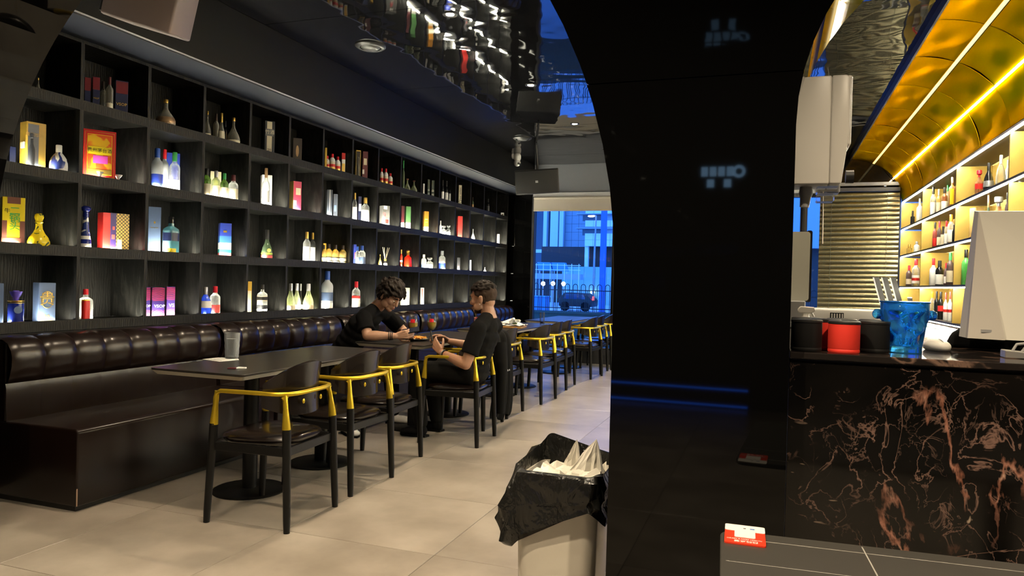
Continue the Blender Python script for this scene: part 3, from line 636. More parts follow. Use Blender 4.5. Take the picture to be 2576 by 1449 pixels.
def latt(nt,b):
    t=N(nt,'TexCoord'); v=N(nt,'TexVoronoi',feature='DISTANCE_TO_EDGE',distance='CHEBYCHEV'); v.inputs['Scale'].default_value=62; v.inputs['Randomness'].default_value=0; mp=N(nt,'Mapping'); mp.inputs['Rotation'].default_value=(R(45),0,0)
    nt.links.new(t.outputs['Object'],mp.inputs[0]); nt.links.new(mp.outputs[0],v.inputs['Vector'])
    nt.links.new(ramp(nt,v.outputs['Distance'],[(.10,(.06,.035,.012)),(.16,(.72,.48,.10))]),b.inputs['Base Color'])
PAL['lattice']=mat('gold_lattice_print',(.7,.5,.1),.35,build=latt)
PR={ # radius profile up to the neck top, cap start, cap radius, cross-section power
'std':([(0,.93),(.012,1),(.58,1),(.63,.96),(.68,.80),(.715,.56),(.75,.43),(.80,.40)],.80,.45,2),
'sq':([(0,.95),(.012,1),(.60,1),(.66,.94),(.71,.62),(.74,.36),(.85,.32)],.85,.38,6),
'sqbox':([(0,1),(1,1)],1,.9,12),
'sqd':([(0,.95),(.015,1),(.52,1),(.58,.92),(.64,.45),(.74,.38)],.74,.72,5),
'short':([(0,.95),(.015,1),(.60,1),(.64,.96),(.655,.5),(.66,.42)],.66,.46,2),
'brandy':([(0,.92),(.02,.98),(.10,1),(.25,.97),(.40,.80),(.52,.50),(.62,.36),(.70,.32)],.70,.36,2),
'wine':([(0,.94),(.012,1),(.55,1),(.62,.86),(.67,.55),(.71,.40),(.78,.36)],.78,.40,2),
'champ':([(0,.92),(.015,1),(.30,1),(.42,.86),(.55,.58),(.66,.40),(.76,.34)],.76,.38,2),
'dec':([(0,.72),(.02,.86),(.12,1),(.25,.98),(.38,.80),(.52,.48),(.64,.25),(.72,.20),(.90,.19)],.90,.25,2),
'dec2':([(0,.84),(.02,.96),(.18,1),(.34,.98),(.50,.84),(.62,.60),(.70,.38),(.76,.30)],.76,.34,2),
'decs':([(0,.98),(.02,1),(.30,.94),(.56,.86),(.62,.62),(.66,.40),(.70,.34)],.70,.44,4),
'jar':([(0,.92),(.015,1),(.62,1),(.70,.9),(.76,.62),(.80,.44)],.80,.46,2),
'cup':([(0,.62),(.04,.66),(.10,.35),(.35,.30),(.6,.5),(.85,.9),(1,1),(.97,.94),(.6,.42)],2,.1,2),
'gourd':([(0,.90),(.04,1),(.14,.99),(.26,.84),(.40,.52),(.52,.34),(.70,.30),(.715,.37),(.74,.37),(.755,.31),(.80,.34),(.88,.42),(.96,.38),(1,.24)],2,.3,2),
'vase':([(0,.95),(.02,1),(.14,.97),(.30,.78),(.48,.58),(.62,.50),(.74,.47)],.74,.5,2)}
_ME={}
def bottle(label,loc,w,h,pr,body,cap,labs,rz=0,group=None,k={}):
    prof,tc,cr,pw=PR[pr]; r=w/2; rs=1 if pw<3 else .86
    t=thing('gift_box' if pr=='sqbox' else 'bottle',label,'box' if pr=='sqbox' else ('cup' if pr=='cup' else 'bottle'),loc,rz,group)
    bm=PAL['leaf'+k['leaf']] if k.get('leaf') else PAL[body]
    n=20 if pw<3 else 28
    part('body',MB().lathe([(max(q*r*rs,1e-4),z*h) for z,q in prof],n=n,power=pw),bm,t)
    if tc<1 and cap!='none':
        c0=tc-(.03 if pr!='short' else 0)
        if pr=='vase': pp=[(.30*r,tc*h),(.55*r,tc*h+.001),(.5*r,.86*h),(.42*r,.865*h),(.62*r,.88*h),(.86*r,.93*h),(.80*r,.97*h),(.4*r,h),(1e-4,h)]
        elif pr=='sqd': pp=[(.30*r,tc*h),(.30*r,.82*h),(cr*r,.86*h),(cr*r,.97*h),(cr*.9*r,h),(1e-4,h)]
        elif pr=='decs': pp=[(.36*r,tc*h),(.45*r,.72*h),(.30*r,.76*h),(.50*r,.80*h),(.28*r,.85*h),(.48*r,.90*h),(.42*r,.96*h),(.2*r,h),(1e-4,h)]
        elif pr=='short' and cap=='violet': pp=[(.30*r,tc*h),(.40*r,.78*h),(.62*r,.86*h),(.80*r,.97*h),(.50*r,.94*h),(.35*r,h),(1e-4,h)]
        elif cap=='wood': pp=[(.2*r,tc*h),(.22*r,.9*h),(.36*r,.92*h),(.42*r,.96*h),(.3*r,.995*h),(1e-4,h)]
        else: pp=[(cr*r,c0*h),(cr*r*1.02,(c0+.01)*h),(cr*r,.985*h),(cr*.9*r,h),(1e-4,h)]
        part('cap',MB().lathe(pp,n=16),PAL[cap],t)
    for a,b_,m_ in labs:
        def rad(zz):
            for (z0,q0),(z1,q1) in zip(prof[:-1],prof[1:]):
                if z0<=zz<=z1: return (q0+(q1-q0)*(zz-z0)/max(z1-z0,1e-6))*r*rs
            return r*rs
        e=.0006+.0005*labs.index((a,b_,m_)); span=R(105) if m_ not in('yellow','red') or pr!='sq' else R(40)
        zs=[a+(b_-a)*i/5 for i in range(6)]
        part('label',MB().lathe([(rad(z)+e,z*h) for z in zs],n=12,a0=-R(35)-span,a1=-R(35)+span,power=pw),PAL[m_],t)
    def put(s,tt,size,mm,ang=-R(38)):
        q=0
        for (z0,q0),(z1,q1) in zip(prof[:-1],prof[1:]):
            if z0<=tt<=z1: q=q0+(q1-q0)*(tt-z0)/max(z1-z0,1e-6)
        o=text(s,size,PAL[mm],t,(q*r*rs*(1 if pw<3 else 1.12)+.0022,0,tt*h),ext=.0006); o.matrix_local=Matrix.Rotation(ang,4,'Z')@o.matrix_local
    if k.get('tx'): put(*k['tx'])
    if k.get('tx4'):
        for i,ch in enumerate(k['tx4']): put(ch,.50-.125*i,.024,'cream',-R(20))
    if k.get('medal'):
        o=part('medallion',MB().tube([(r*.80,0,.30*h),(r*.80+.012,0,.30*h)],.016,16),PAL['gold'],t); o.matrix_local=Matrix.Rotation(-R(30),4,'Z')
    if k.get('disc'):
        o=part('emblem',MB().tube([(r*1.002,0,.42*h),(r*1.002+.001,0,.42*h)],.021,20),PAL['pblue'],t); o.matrix_local=Matrix.Rotation(-R(20),4,'Z')
    return t
def giftbox(label,loc,w,d,h,m_,pat,tx,k,rz=0,group=None):
    t=thing('gift_box',label,'box',loc,rz,group); y0=-w/2; xf=d/2
    part('carton',MB().box(-d/2,xf,-w/2,w/2,0,h),PAL[m_],t,min(.002,w*.08),1)
    for i,(a,b_,c,e,mm) in enumerate(pat):
        q=.0006*(i+1); B=MB().box(xf,xf+q,y0+a*w,y0+b_*w,c*h,e*h)
        if a<=.02 and b_>=.98 and not k.get('inner'): B.box(-d/2,xf,-w/2-q,-w/2,c*h,e*h)
        part('print',B,PAL[mm],t)
    q=.0006*(len(pat)+1)
    for (s,u,tt,size,mm) in tx:
        size=min(size,w*.94/(len(s)*(1.0 if ord(s[0])>9000 else .66))); text(s,size,PAL[mm],t,(xf+q,y0+u*w,tt*h))
    if k.get('oval'):
        u,tt,a,b_,mm=k['oval']; part('seal',MB().prism([(y0+u*w+a*w*.5*math.cos(R(i*15)),tt*h+b_*h*math.sin(R(i*15))) for i in range(24)],xf,xf+.0015,'x'),PAL[mm],t)
    if k.get('ring'): part('emblem_ring',MB().tube([(xf+.001,y0+.5*w+.05*math.cos(R(a))*w/.14,.57*h+.05*math.sin(R(a))) for a in range(0,360,15)],.0016,5,closed=True),PAL['gold'],t)
    if k.get('side'): part('side_panel',MB().box(-d/2,xf,-w/2-.0008,-w/2,0,h),PAL[k['side']],t)
    if k.get('clasp'): part('clasp',MB().box(-.01,.03,-w/2-.012,-w/2,h*.42,h*.56),PAL['cream'],t,.003,1)
    if k.get('wave'):
        part('print',MB().box(xf,xf+.0006,-w/2,w/2,.55*h,h).box(-d/2,xf,-w/2-.0006,-w/2,.55*h,h),PAL['wave'],t); part('print',MB().box(xf,xf+.0006,-w/2,w/2,0,.22*h),PAL['wave'],t)
    if k.get('inner'):
        rr=w*(.20 if k['inner']==1 else .16); yb=y0+(.5 if k['inner']==1 else .26)*w
        part('inner_bottle',MB().lathe([(rr,.06*h),(rr,.40*h),(rr*.5,.52*h),(rr*.4,.64*h),(rr*.62,.65*h),(rr*.6,.74*h),(1e-4,.76*h)],(xf+.001,yb,0),14,a0=-R(89),a1=R(89)),PAL['dgrey' if k['inner']==2 else 'smoke'],t)
    if k.get('deccase'):
        part('inner_decanter',MB().lathe([(.028,.004),(.03,.01),(.03,.06),(.018,.085),(.012,.11)],n=16),PAL['clear'],t); part('inner_cap',MB().lathe([(.014,.11),(.016,.115),(.015,.15),(1e-4,.155)],n=14),PAL['capred'],t)
        part('top_label',MB().box(xf,xf+.001,-w/2+.004,w*.1,.82*h,.99*h),PAL['paper'],t)
    return t
ITEMS=[
('b', -4.16, 3.172, 2.295, 0.028, 0.098, 'knurled gold topped bottle almost hidden by the arch on the top shelf', 'dec', 'smoke', 'gold', [], {}),
('x', -4.15, 3.495, 2.295, 0.0336, 0.184, 'dark red and navy VSOP box half behind the first top shelf divider', 'navy', [(0, 1, 0.55, 1, 'dred')], [], 0.03, {'rz': -0.56}),
('x', -4.14, 3.544, 2.295, 0.0398, 0.197, 'dark red and navy VSOP box left of the two old bottles on the top shelf', 'navy', [(0.02, 0.98, 0.58, 0.98, 'dred')], [('VSOP', 0.5, 0.3, 0.042, 'gold')], 0.085, {'rz': -0.566}),
('b', -4.22, 3.674, 2.295, 0.044, 0.214, 'old clear bottle behind another one between the VSOP boxes', 'std', 'smoke', 'brown', [], {}),
('b', -4.1, 3.616, 2.295, 0.0433, 0.219, 'old bottle with a cream base label standing before the right VSOP box', 'std', 'smoke', 'maroon', [(0.0, 0.22, 'cream')], {}),
('x', -4.15, 3.748, 2.295, 0.0758, 0.226, 'navy box with big gold VSOP right of the old bottles on the top shelf', 'navy', [(0.05, 0.98, 0.62, 0.97, 'dred')], [('VSOP', 0.5, 0.3, 0.048, 'gold')], 0.085, {'rz': -0.588}),
('b', -4.13, 4.117, 2.295, 0.132, 0.197, 'round shouldered cognac decanter with a diamond label, alone in the third top cubby', 'dec', 'smoke', 'gold', [(0.1, 0.34, 'bronze')], {}),
('b', -4.14, 4.54, 2.295, 0.0512, 0.212, 'slim teardrop decanter at the left of the fourth top cubby', 'dec', 'smoke', 'gold', [(0.06, 0.18, 'cream')], {}),
('b', -4.22, 4.722, 2.295, 0.0443, 0.236, 'small clear bottle with a dark neck behind the gold necked bottle', 'std', 'smoke', 'brown', [], {}),
('b', -4.12, 4.669, 2.295, 0.0526, 0.225, 'tall gold necked bottle with a square cream label in the fourth top cubby', 'brandy', 'smoke', 'gold', [(0.06, 0.36, 'cream')], {}),
('b', -4.25, 4.859, 2.295, 0.0425, 0.21, 'dark ribbed bottle at the back of the fourth top cubby', 'std', 'bglass', 'black', [], {}),
('b', -4.14, 4.829, 2.295, 0.1026, 0.224, 'teardrop decanter with an oval label at the right of the fourth top cubby', 'dec', 'smoke', 'gold', [(0.05, 0.18, 'cream')], {}),
('x', -4.14, 5.271, 2.295, 0.0839, 0.287, 'dark grey box with a tall cream calligraphy strip on the top shelf', 'dgrey', [(0.22, 0.72, 0.02, 0.98, 'cream'), (0.08, 0.88, 0.55, 0.76, 'grey2')], [('竹酒', 0.5, 0.66, 0.05, 'cream'), ('20', 0.47, 0.13, 0.03, 'black')], 0.07, {'rz': -0.724}),
('x', -4.14, 5.662, 2.295, 0.0802, 0.214, 'low dark brown box with a bronze oval seal on the top shelf', 'brown', [], [], 0.085, {'oval': (0.5, 0.45, 0.34, 0.24, 'bronze'), 'rz': -0.752}),
('x', -4.14, 6.126, 2.295, 0.021, 0.215, 'thin gold tube box behind the divider beside the white jars', 'goldcard', [], [], 0.03, {'rz': -0.781}),
('b', -4.14, 6.159, 2.295, 0.0379, 0.143, 'white red capped ceramic jar, left one of three beside the narrow red and white box', 'jar', 'white', 'capred', [(0.12, 0.55, 'cream'), (0.26, 0.42, 'red'), (0.15, 0.24, 'gold')], {'g': 'white ceramic jars with red caps'}),
('b', -4.14, 6.241, 2.295, 0.0614, 0.176, 'white red capped ceramic jar, middle one of three beside the narrow red and white box', 'jar', 'white', 'capred', [(0.12, 0.55, 'cream'), (0.26, 0.42, 'red'), (0.15, 0.24, 'gold')], {'g': 'white ceramic jars with red caps'}),
('b', -4.14, 6.34, 2.295, 0.0545, 0.166, 'white red capped ceramic jar, right one of three beside the narrow red and white box', 'jar', 'white', 'capred', [(0.12, 0.55, 'cream'), (0.26, 0.42, 'red'), (0.15, 0.24, 'gold')], {'g': 'white ceramic jars with red caps'}),
('x', -4.14, 6.432, 2.295, 0.0341, 0.214, 'narrow red and white box right of the white ceramic jars', 'paper', [(0, 1, 0.7, 1, 'red'), (0.1, 0.9, 0.1, 0.5, 'gold')], [], 0.07, {'rz': -0.799}),
('x', -4.14, 6.708, 2.295, 0.0505, 0.291, 'open wooden display case with a bottle inside on the top shelf', 'goldcard', [(0.1, 0.9, 0.04, 0.96, 'brown')], [], 0.08, {'inner': 1, 'rz': -0.814}),
('x', -4.14, 6.847, 2.295, 0.0548, 0.303, 'maroon box with a cream label beside the open wooden case', 'maroon', [(0.2, 0.8, 0.52, 0.75, 'cream'), (0, 0.34, 0.2, 0.36, 'paper')], [], 0.085, {'rz': -0.822}),
('b', -4.14, 7.218, 2.295, 0.0394, 0.186, 'white red capped ceramic jar, left one of three alone in their cubby', 'jar', 'white', 'capred', [(0.12, 0.55, 'cream'), (0.26, 0.42, 'red'), (0.15, 0.24, 'gold')], {'g': 'white ceramic jars with red caps'}),
('b', -4.14, 7.311, 2.295, 0.0532, 0.196, 'white red capped ceramic jar, middle one of three alone in their cubby', 'jar', 'white', 'capred', [(0.12, 0.55, 'cream'), (0.26, 0.42, 'red'), (0.15, 0.24, 'gold')], {'g': 'white ceramic jars with red caps'}),
('b', -4.14, 7.414, 2.295, 0.0539, 0.158, 'white red capped ceramic jar, right one of three alone in their cubby', 'jar', 'white', 'capred', [(0.12, 0.55, 'cream'), (0.26, 0.42, 'red'), (0.15, 0.24, 'gold')], {'g': 'white ceramic jars with red caps'}),
('b', -4.14, 7.724, 2.295, 0.0326, 0.354, 'tall thin green bottle half behind the divider on the top shelf', 'wine', 'dgreen', 'capgreen', [], {}),
('b', -4.15, 7.85, 2.295, 0.0756, 0.161, 'round decanter with a ball wooden stopper, left of two', 'dec', 'lgreen', 'wood', [], {}),
('b', -4.14, 8.001, 2.295, 0.0817, 0.158, 'round decanter with a ball wooden stopper, right of two', 'dec', 'lgreen', 'wood', [], {}),
('x', -4.14, 8.265, 2.295, 0.02, 0.155, 'thin white box edge left of the dark green boxes', 'paper', [], [], 0.03, {'rz': -0.885}),
('x', -4.14, 8.391, 2.295, 0.0305, 0.222, 'left one of two dark green boxes with white characters on the top shelf', 'dkgreen', [], [('山', 0.5, 0.4, 0.055, 'paper'), ('崎', 0.5, 0.18, 0.055, 'paper')], 0.07, {'rz': -0.89}),
('x', -4.14, 8.512, 2.295, 0.0362, 0.229, 'right one of two dark green boxes with white characters on the top shelf', 'dkgreen', [], [('白', 0.5, 0.4, 0.055, 'paper'), ('州', 0.5, 0.18, 0.055, 'paper')], 0.07, {'rz': -0.894}),
('b', -4.14, 8.823, 2.295, 0.042, 0.277, 'dark wine bottle with a white label, left one of three on the top shelf', 'wine', 'bglass', 'black', [(0.05, 0.45, 'paper')], {'g': 'dark wine bottles'}),
('b', -4.14, 8.942, 2.295, 0.0478, 0.283, 'dark wine bottle with a white label, middle one of three on the top shelf', 'wine', 'bglass', 'black', [(0.05, 0.45, 'paper')], {'g': 'dark wine bottles'}),
('b', -4.14, 9.064, 2.295, 0.0537, 0.284, 'dark wine bottle with a white label, right one of three on the top shelf', 'wine', 'bglass', 'black', [(0.05, 0.45, 'paper')], {'g': 'dark wine bottles'}),
('x', -4.14, 9.386, 2.295, 0.0428, 0.284, 'tall cream box with vertical black lettering on the top shelf', 'cream', [], [('J', 0.6, 0.8, 0.07, 'black'), ('I', 0.6, 0.6, 0.07, 'black'), ('J', 0.6, 0.4, 0.07, 'black'), ('O', 0.6, 0.18, 0.07, 'black')], 0.06, {'rz': -0.924}),
('b', -4.14, 9.862, 2.295, 0.029, 0.174, 'thin dark bottle edge near the far end of the top shelf', 'wine', 'dgreen', 'brown', [(0.1, 0.4, 'bronze')], {}),
('b', -4.14, 10.47, 2.295, 0.0489, 0.221, 'black bottle with white brush marks near the far end of the top shelf', 'std', 'bglass', 'black', [(0.15, 0.5, 'dgrey')], {'tx': ('白', 0.32, 0.07, 'paper')}),
('x', -4.14, 11.107, 2.295, 0.0498, 0.07, 'little white framed box last on the top shelf', 'paper', [(0.25, 0.75, 0.15, 0.7, 'black')], [], 0.04, {'rz': -0.971}),
('x', -4.27, 3.101, 1.842, 0.0318, 0.129, 'dark blue box half hidden behind the gold display case', 'navy', [], [], 0.06, {'rz': -0.503}),
('x', -4.14, 3.131, 1.842, 0.1047, 0.271, 'gold display case with a dark panel and cream clasp beside the porcelain bottle', 'goldcard', [(0.06, 0.62, 0.02, 0.95, 'slate')], [('貴州珍酒', 0.4, 0.72, 0.03, 'goldcard')], 0.085, {'clasp': 1, 'inner': 2, 'phi': 0.35, 'rz': -0.227}),
('b', -4.11, 3.275, 1.842, 0.1011, 0.167, 'white porcelain bottle painted with blue leaves', 'dec2', 'white', 'white', [], {'leaf': 'blue'}),
('x', -4.14, 3.579, 1.842, 0.1866, 0.315, 'big red gift box with gold border and a yellow plaque of five black characters', 'red', [(0.05, 0.95, 0.04, 0.96, 'gold'), (0.065, 0.935, 0.05, 0.95, 'red'), (0.12, 0.88, 0.09, 0.91, 'yellow'), (0.135, 0.865, 0.1, 0.9, 'scarlet2'), (0.15, 0.85, 0.5, 0.66, 'yellow'), (0.3, 0.75, 0.32, 0.48, 'magenta'), (0.14, 0.86, 0.1, 0.2, 'gold')], [('贵州茅台酒', 0.5, 0.58, 0.028, 'black')], 0.08, {'rz': -0.57}),
('b', -4.075, 3.537, 1.842, 0.0401, 0.044, 'small white gold trumpet cup in front of the red gift box', 'cup', 'white', 'none', [], {}),
('b', -4.075, 3.675, 1.842, 0.0485, 0.044, 'small white gold trumpet cup at the right corner of the red gift box', 'cup', 'white', 'none', [], {}),
('b', -4.13, 4.05, 1.842, 0.0789, 0.288, 'frosted vodka bottle with a blue cap and a blue bird', 'std', 'frost', 'capblue', [(0.12, 0.36, 'blue'), (0.02, 0.14, 'pblue')], {}),
('b', -4.2, 4.186, 1.842, 0.0578, 0.307, 'frosted vodka bottle with a red cap behind the blue capped one', 'std', 'frost', 'capred', [(0.02, 0.3, 'paper')], {}),
('b', -4.13, 4.21, 1.842, 0.074, 0.288, 'clear vodka bottle with a green cap and a white label', 'std', 'clear', 'capgreen', [(0.02, 0.3, 'paper')], {}),
('x', -4.31, 4.375, 1.842, 0.0949, 0.315, 'royal blue box behind the three coloured cap bottles', 'blue', [], [], 0.05, {'rz': -0.634}),
('b', -4.12, 4.522, 1.842, 0.0651, 0.218, 'green whisky bottle with a dark cap and a cream label in the row of four', 'std', 'green', 'black', [(0.03, 0.46, 'cream')], {'g': 'row of four whisky bottles'}),
('b', -4.12, 4.623, 1.842, 0.0636, 0.215, 'pale whisky bottle with a silver cap and a cream label in the row of four', 'std', 'lgreen', 'silver', [(0.03, 0.46, 'cream')], {'g': 'row of four whisky bottles'}),
('b', -4.12, 4.715, 1.842, 0.0589, 0.21, 'green whisky bottle with a green cap and a cream label in the row of four', 'std', 'green', 'capgreen', [(0.03, 0.46, 'cream')], {'g': 'row of four whisky bottles'}),
('b', -4.12, 4.818, 1.842, 0.0752, 0.212, 'clear whisky bottle with a maroon cap and a cream label in the row of four', 'std', 'clear', 'maroon', [(0.03, 0.46, 'cream')], {'g': 'row of four whisky bottles'}),
('x', -4.31, 4.827, 1.842, 0.0833, 0.244, 'pale yellow box behind the row of four whisky bottles', 'cream', [], [], 0.05, {'rz': -0.674}),
('x', -4.2, 5.327, 1.842, 0.0848, 0.285, 'white box printed with a bottle behind a corked bottle', 'paper', [], [], 0.07, {'rz': -0.723}),
('b', -4.1, 5.196, 1.842, 0.0646, 0.325, 'clear bottle with a cork standing before the white printed box', 'wine', 'clear', 'cork', [(0.1, 0.4, 'paper')], {}),
('x', -4.14, 5.663, 1.842, 0.077, 0.274, 'crimson box with gold side and cream labels', 'pink', [(0.3, 0.9, 0.55, 0.78, 'cream'), (0.02, 0.4, 0.2, 0.36, 'cream')], [], 0.085, {'side': 'gold', 'phi': 0.55, 'rz': -0.517}),
('x', -4.14, 6.201, 1.842, 0.053, 0.266, 'steel grey box in front, left of two grey boxes', 'slate', [(0.45, 0.6, 0, 1, 'silver')], [], 0.085, {'rz': -0.786}),
('x', -4.22, 6.425, 1.842, 0.0433, 0.252, 'slate blue grey box, right of two grey boxes', 'slate', [(0.2, 0.7, 0.3, 0.55, 'pblue')], [], 0.085, {'rz': -0.792}),
('b', -4.14, 6.675, 1.842, 0.0489, 0.297, 'white labelled bottle half behind the divider beside the navy box', 'std', 'clear', 'gold', [(0.02, 0.5, 'paper')], {}),
('x', -4.23, 6.909, 1.842, 0.0351, 0.285, 'navy box with a white front between two gold capped bottles', 'navy', [(0.2, 0.95, 0.45, 0.72, 'paper')], [], 0.08, {'rz': -0.817}),
('b', -4.14, 6.888, 1.842, 0.0881, 0.272, 'clear bottle with a gold cap and big white label', 'std', 'clear', 'gold', [(0.04, 0.5, 'paper')], {}),
('x', -4.14, 7.305, 1.842, 0.0837, 0.227, 'clear acrylic case with a red capped decanter inside', 'acryl', [(0.35, 0.85, 0.12, 0.32, 'red')], [], 0.085, {'deccase': 1, 'phi': 0.5, 'rz': -0.528}),
('x', -4.14, 7.733, 1.842, 0.0364, 0.273, 'narrow maroon box with a white base left of the green box', 'maroon', [(0, 1, 0, 0.28, 'paper')], [], 0.03, {'rz': -0.863}),
('x', -4.14, 7.858, 1.842, 0.0587, 0.277, 'green box with a white base', 'greencard', [(0, 1, 0, 0.3, 'paper')], [], 0.085, {'rz': -0.869}),
('x', -4.14, 8.346, 1.842, 0.0587, 0.268, 'orange box with a pale base', 'orange', [(0, 1, 0, 0.28, 'cream'), (0.2, 0.8, 0.6, 0.64, 'cream'), (0.2, 0.8, 0.48, 0.5, 'cream')], [], 0.08, {'rz': -0.888}),
('b', -4.22, 8.957, 1.842, 0.0373, 0.206, 'slim white necked bottle behind the square decanters', 'std', 'frost', 'silver', [], {}),
('b', -4.13, 8.869, 1.842, 0.0685, 0.13, 'square glass decanter with a flat stopper, left of two on the second shelf', 'sqd', 'clear', 'clear', [(0.05, 0.4, 'paper')], {}),
('b', -4.14, 9.043, 1.842, 0.0697, 0.149, 'square glass decanter with a flat stopper, right of two on the second shelf', 'sqd', 'clear', 'clear', [(0.05, 0.4, 'paper')], {}),
('x', -4.14, 9.407, 1.842, 0.0668, 0.307, 'tall plain red box', 'red', [], [], 0.08, {'rz': -0.925}),
('b', -4.14, 9.902, 1.842, 0.0581, 0.167, 'white bell shaped bottle alone near the far end of the second shelf', 'dec', 'frost', 'silver', [], {}),
('x', -4.14, 10.942, 1.842, 0.04, 0.165, 'bright white narrow box in the last cubby of the second shelf', 'paper', [], [], 0.05, {'rz': -0.967}),
('x', -4.14, 3.017, 1.389, 0.1098, 0.271, 'yellow box with big green characters in a red brown wooden sleeve', 'yellow', [(0.22, 0.8, 0.86, 1, 'wood'), (0, 0.22, 0, 0.5, 'wood'), (0.78, 1, 0, 0.5, 'wood'), (0, 1, 0, 0.14, 'wood')], [('二', 0.55, 0.7, 0.055, 'capgreen'), ('锅', 0.55, 0.55, 0.055, 'capgreen'), ('头', 0.55, 0.38, 0.055, 'capgreen'), ('牛', 0.22, 0.7, 0.03, 'black')], 0.085, {'rz': -0.504}),
('b', -4.1, 3.149, 1.389, 0.1168, 0.192, 'yellow ceramic gourd bottle painted with a dragon', 'gourd', 'ycer', 'ycer', [], {'leaf': 'dkgreen'}),
('b', -4.12, 3.478, 1.389, 0.0678, 0.272, 'slim blue and white vase bottle with a cobalt stopper', 'vase', 'cobaltw', 'cobalt', [(0.02, 0.3, 'paper'), (0.12, 0.22, 'cobalt')], {}),
('x', -4.14, 3.704, 1.389, 0.1661, 0.246, 'red gift box with a gold lattice right half', 'red', [(0.45, 1, 0, 1, 'lattice'), (0.28, 0.5, 0.05, 1, 'purple'), (0.28, 0.5, 0, 0.06, 'paper'), (0.33, 0.45, 0.3, 0.42, 'coral'), (0.36, 0.44, 0.55, 0.64, 'coral'), (0.55, 0.72, 0.02, 0.3, 'cream')], [], 0.085, {'lattice': 1, 'phi': 0.45, 'rz': -0.328}),
('x', -4.18, 4.08, 1.389, 0.0824, 0.328, 'tall slate blue box with small gold lettering beside the blue green bottle', 'pblue', [], [('Blue Label', 0.5, 0.55, 0.026, 'gold'), ('♦', 0.5, 0.66, 0.02, 'gold')], 0.07, {'rz': -0.619}),
('b', -4.1, 4.16, 1.389, 0.1043, 0.267, 'big blue green whisky bottle with a slanted navy label', 'sq', 'teal', 'bglass', [(0.0, 0.14, 'yellow'), (0.34, 0.56, 'navy')], {}),
('x', -4.14, 4.758, 1.389, 0.0873, 0.269, 'box printed with a blue and white sea scene', 'blue', [(0, 1, 0.4, 0.62, 'steel'), (0, 1, 0.22, 0.42, 'paper'), (0, 1, 0.12, 0.22, 'teal2'), (0, 1, 0, 0.12, 'coral'), (0.3, 0.6, 0.72, 0.78, 'gold')], [('CHAMPAGNE', 0.5, 0.36, 0.016, 'navy')], 0.07, {'rz': -0.684}),
('b', -4.11, 5.241, 1.389, 0.0943, 0.255, 'green cognac bottle with a red and gold base label', 'brandy', 'dgreen', 'black', [(0.0, 0.14, 'coral'), (0.16, 0.22, 'lime2')], {'medal': 1}),
('b', -4.12, 5.827, 1.389, 0.0683, 0.28, 'clear bottle with gold cap and white label, left of a pair', 'std', 'clear', 'gold', [(0.03, 0.5, 'paper')], {}),
('b', -4.14, 5.953, 1.389, 0.066, 0.282, 'clear bottle with gold cap and white label, right of a pair', 'std', 'clear', 'gold', [(0.03, 0.5, 'paper')], {}),
('x', -4.29, 6.367, 1.389, 0.03, 0.203, 'thin orange box behind the yellow spirit bottles', 'goldcard', [], [], 0.03, {'rz': -0.782}),
('b', -4.12, 6.109, 1.389, 0.0413, 0.173, 'yellow spirit bottle with a black round emblem, leftmost of four', 'std', 'yellowliq', 'brown', [(0.1, 0.34, 'black'), (0.15, 0.29, 'cream')], {'g': 'yellow spirit bottles'}),
('b', -4.12, 6.191, 1.389, 0.0646, 0.186, 'yellow spirit bottle with a black round emblem, second of four', 'std', 'yellowliq', 'brown', [(0.1, 0.34, 'black'), (0.15, 0.29, 'cream')], {'g': 'yellow spirit bottles'}),
('b', -4.12, 6.306, 1.389, 0.0696, 0.185, 'yellow spirit bottle with a black round emblem, third of four', 'std', 'yellowliq', 'brown', [(0.1, 0.34, 'black'), (0.15, 0.29, 'cream')], {'g': 'yellow spirit bottles'}),
('b', -4.12, 6.439, 1.389, 0.0749, 0.188, 'yellow spirit bottle with a black round emblem, rightmost of four', 'std', 'yellowliq', 'brown', [(0.1, 0.34, 'black'), (0.15, 0.29, 'cream')], {'g': 'yellow spirit bottles'}),
('x', -4.22, 6.817, 1.389, 0.0302, 0.217, 'royal blue box at the left of the blue cubby', 'blue', [(0.4, 0.9, 0.3, 0.6, 'coral')], [], 0.08, {'rz': -0.813}),
('b', -4.12, 6.723, 1.389, 0.0492, 0.191, 'clear blue tinted bottle, left of two before the royal blue boxes', 'std', 'clear', 'capblue', [(0.05, 0.4, 'pblue')], {}),
('b', -4.11, 6.793, 1.389, 0.0745, 0.204, 'clear blue tinted bottle, right of two before the royal blue boxes', 'std', 'clear', 'capblue', [(0.05, 0.4, 'pblue')], {}),
('x', -4.24, 7.137, 1.389, 0.103, 0.222, 'royal blue box with a coral emblem at the right of the blue cubby', 'blue', [(0.38, 0.68, 0.42, 0.72, 'coral'), (0.43, 0.63, 0.5, 0.66, 'navy'), (0, 1, 0, 0.08, 'steel')], [], 0.08, {'rz': -0.828}),
('b', -4.14, 7.23, 1.389, 0.0394, 0.13, 'gold bottle half behind the divider beside the reed diffuser', 'dec', 'yellowliq', 'gold', [], {}),
('b', -4.16, 7.763, 1.389, 0.0281, 0.21, 'red bottle edge left of the red decanter', 'std', 'scarlet', 'gold', [(0.3, 0.4, 'paper')], {}),
('b', -4.12, 7.855, 1.389, 0.0992, 0.21, 'red decanter with an ornate gold stopper', 'decs', 'scarlet', 'gold', [], {}),
('b', -4.14, 8.322, 1.389, 0.0647, 0.178, 'clear bottle with a pale cap left of the square decanter', 'std', 'clear', 'cream', [(0.05, 0.3, 'pblue')], {}),
('b', -4.14, 8.489, 1.389, 0.0912, 0.145, 'square clear decanter with a flat stopper on the third shelf', 'sqd', 'clear', 'clear', [(0.05, 0.4, 'paper')], {}),
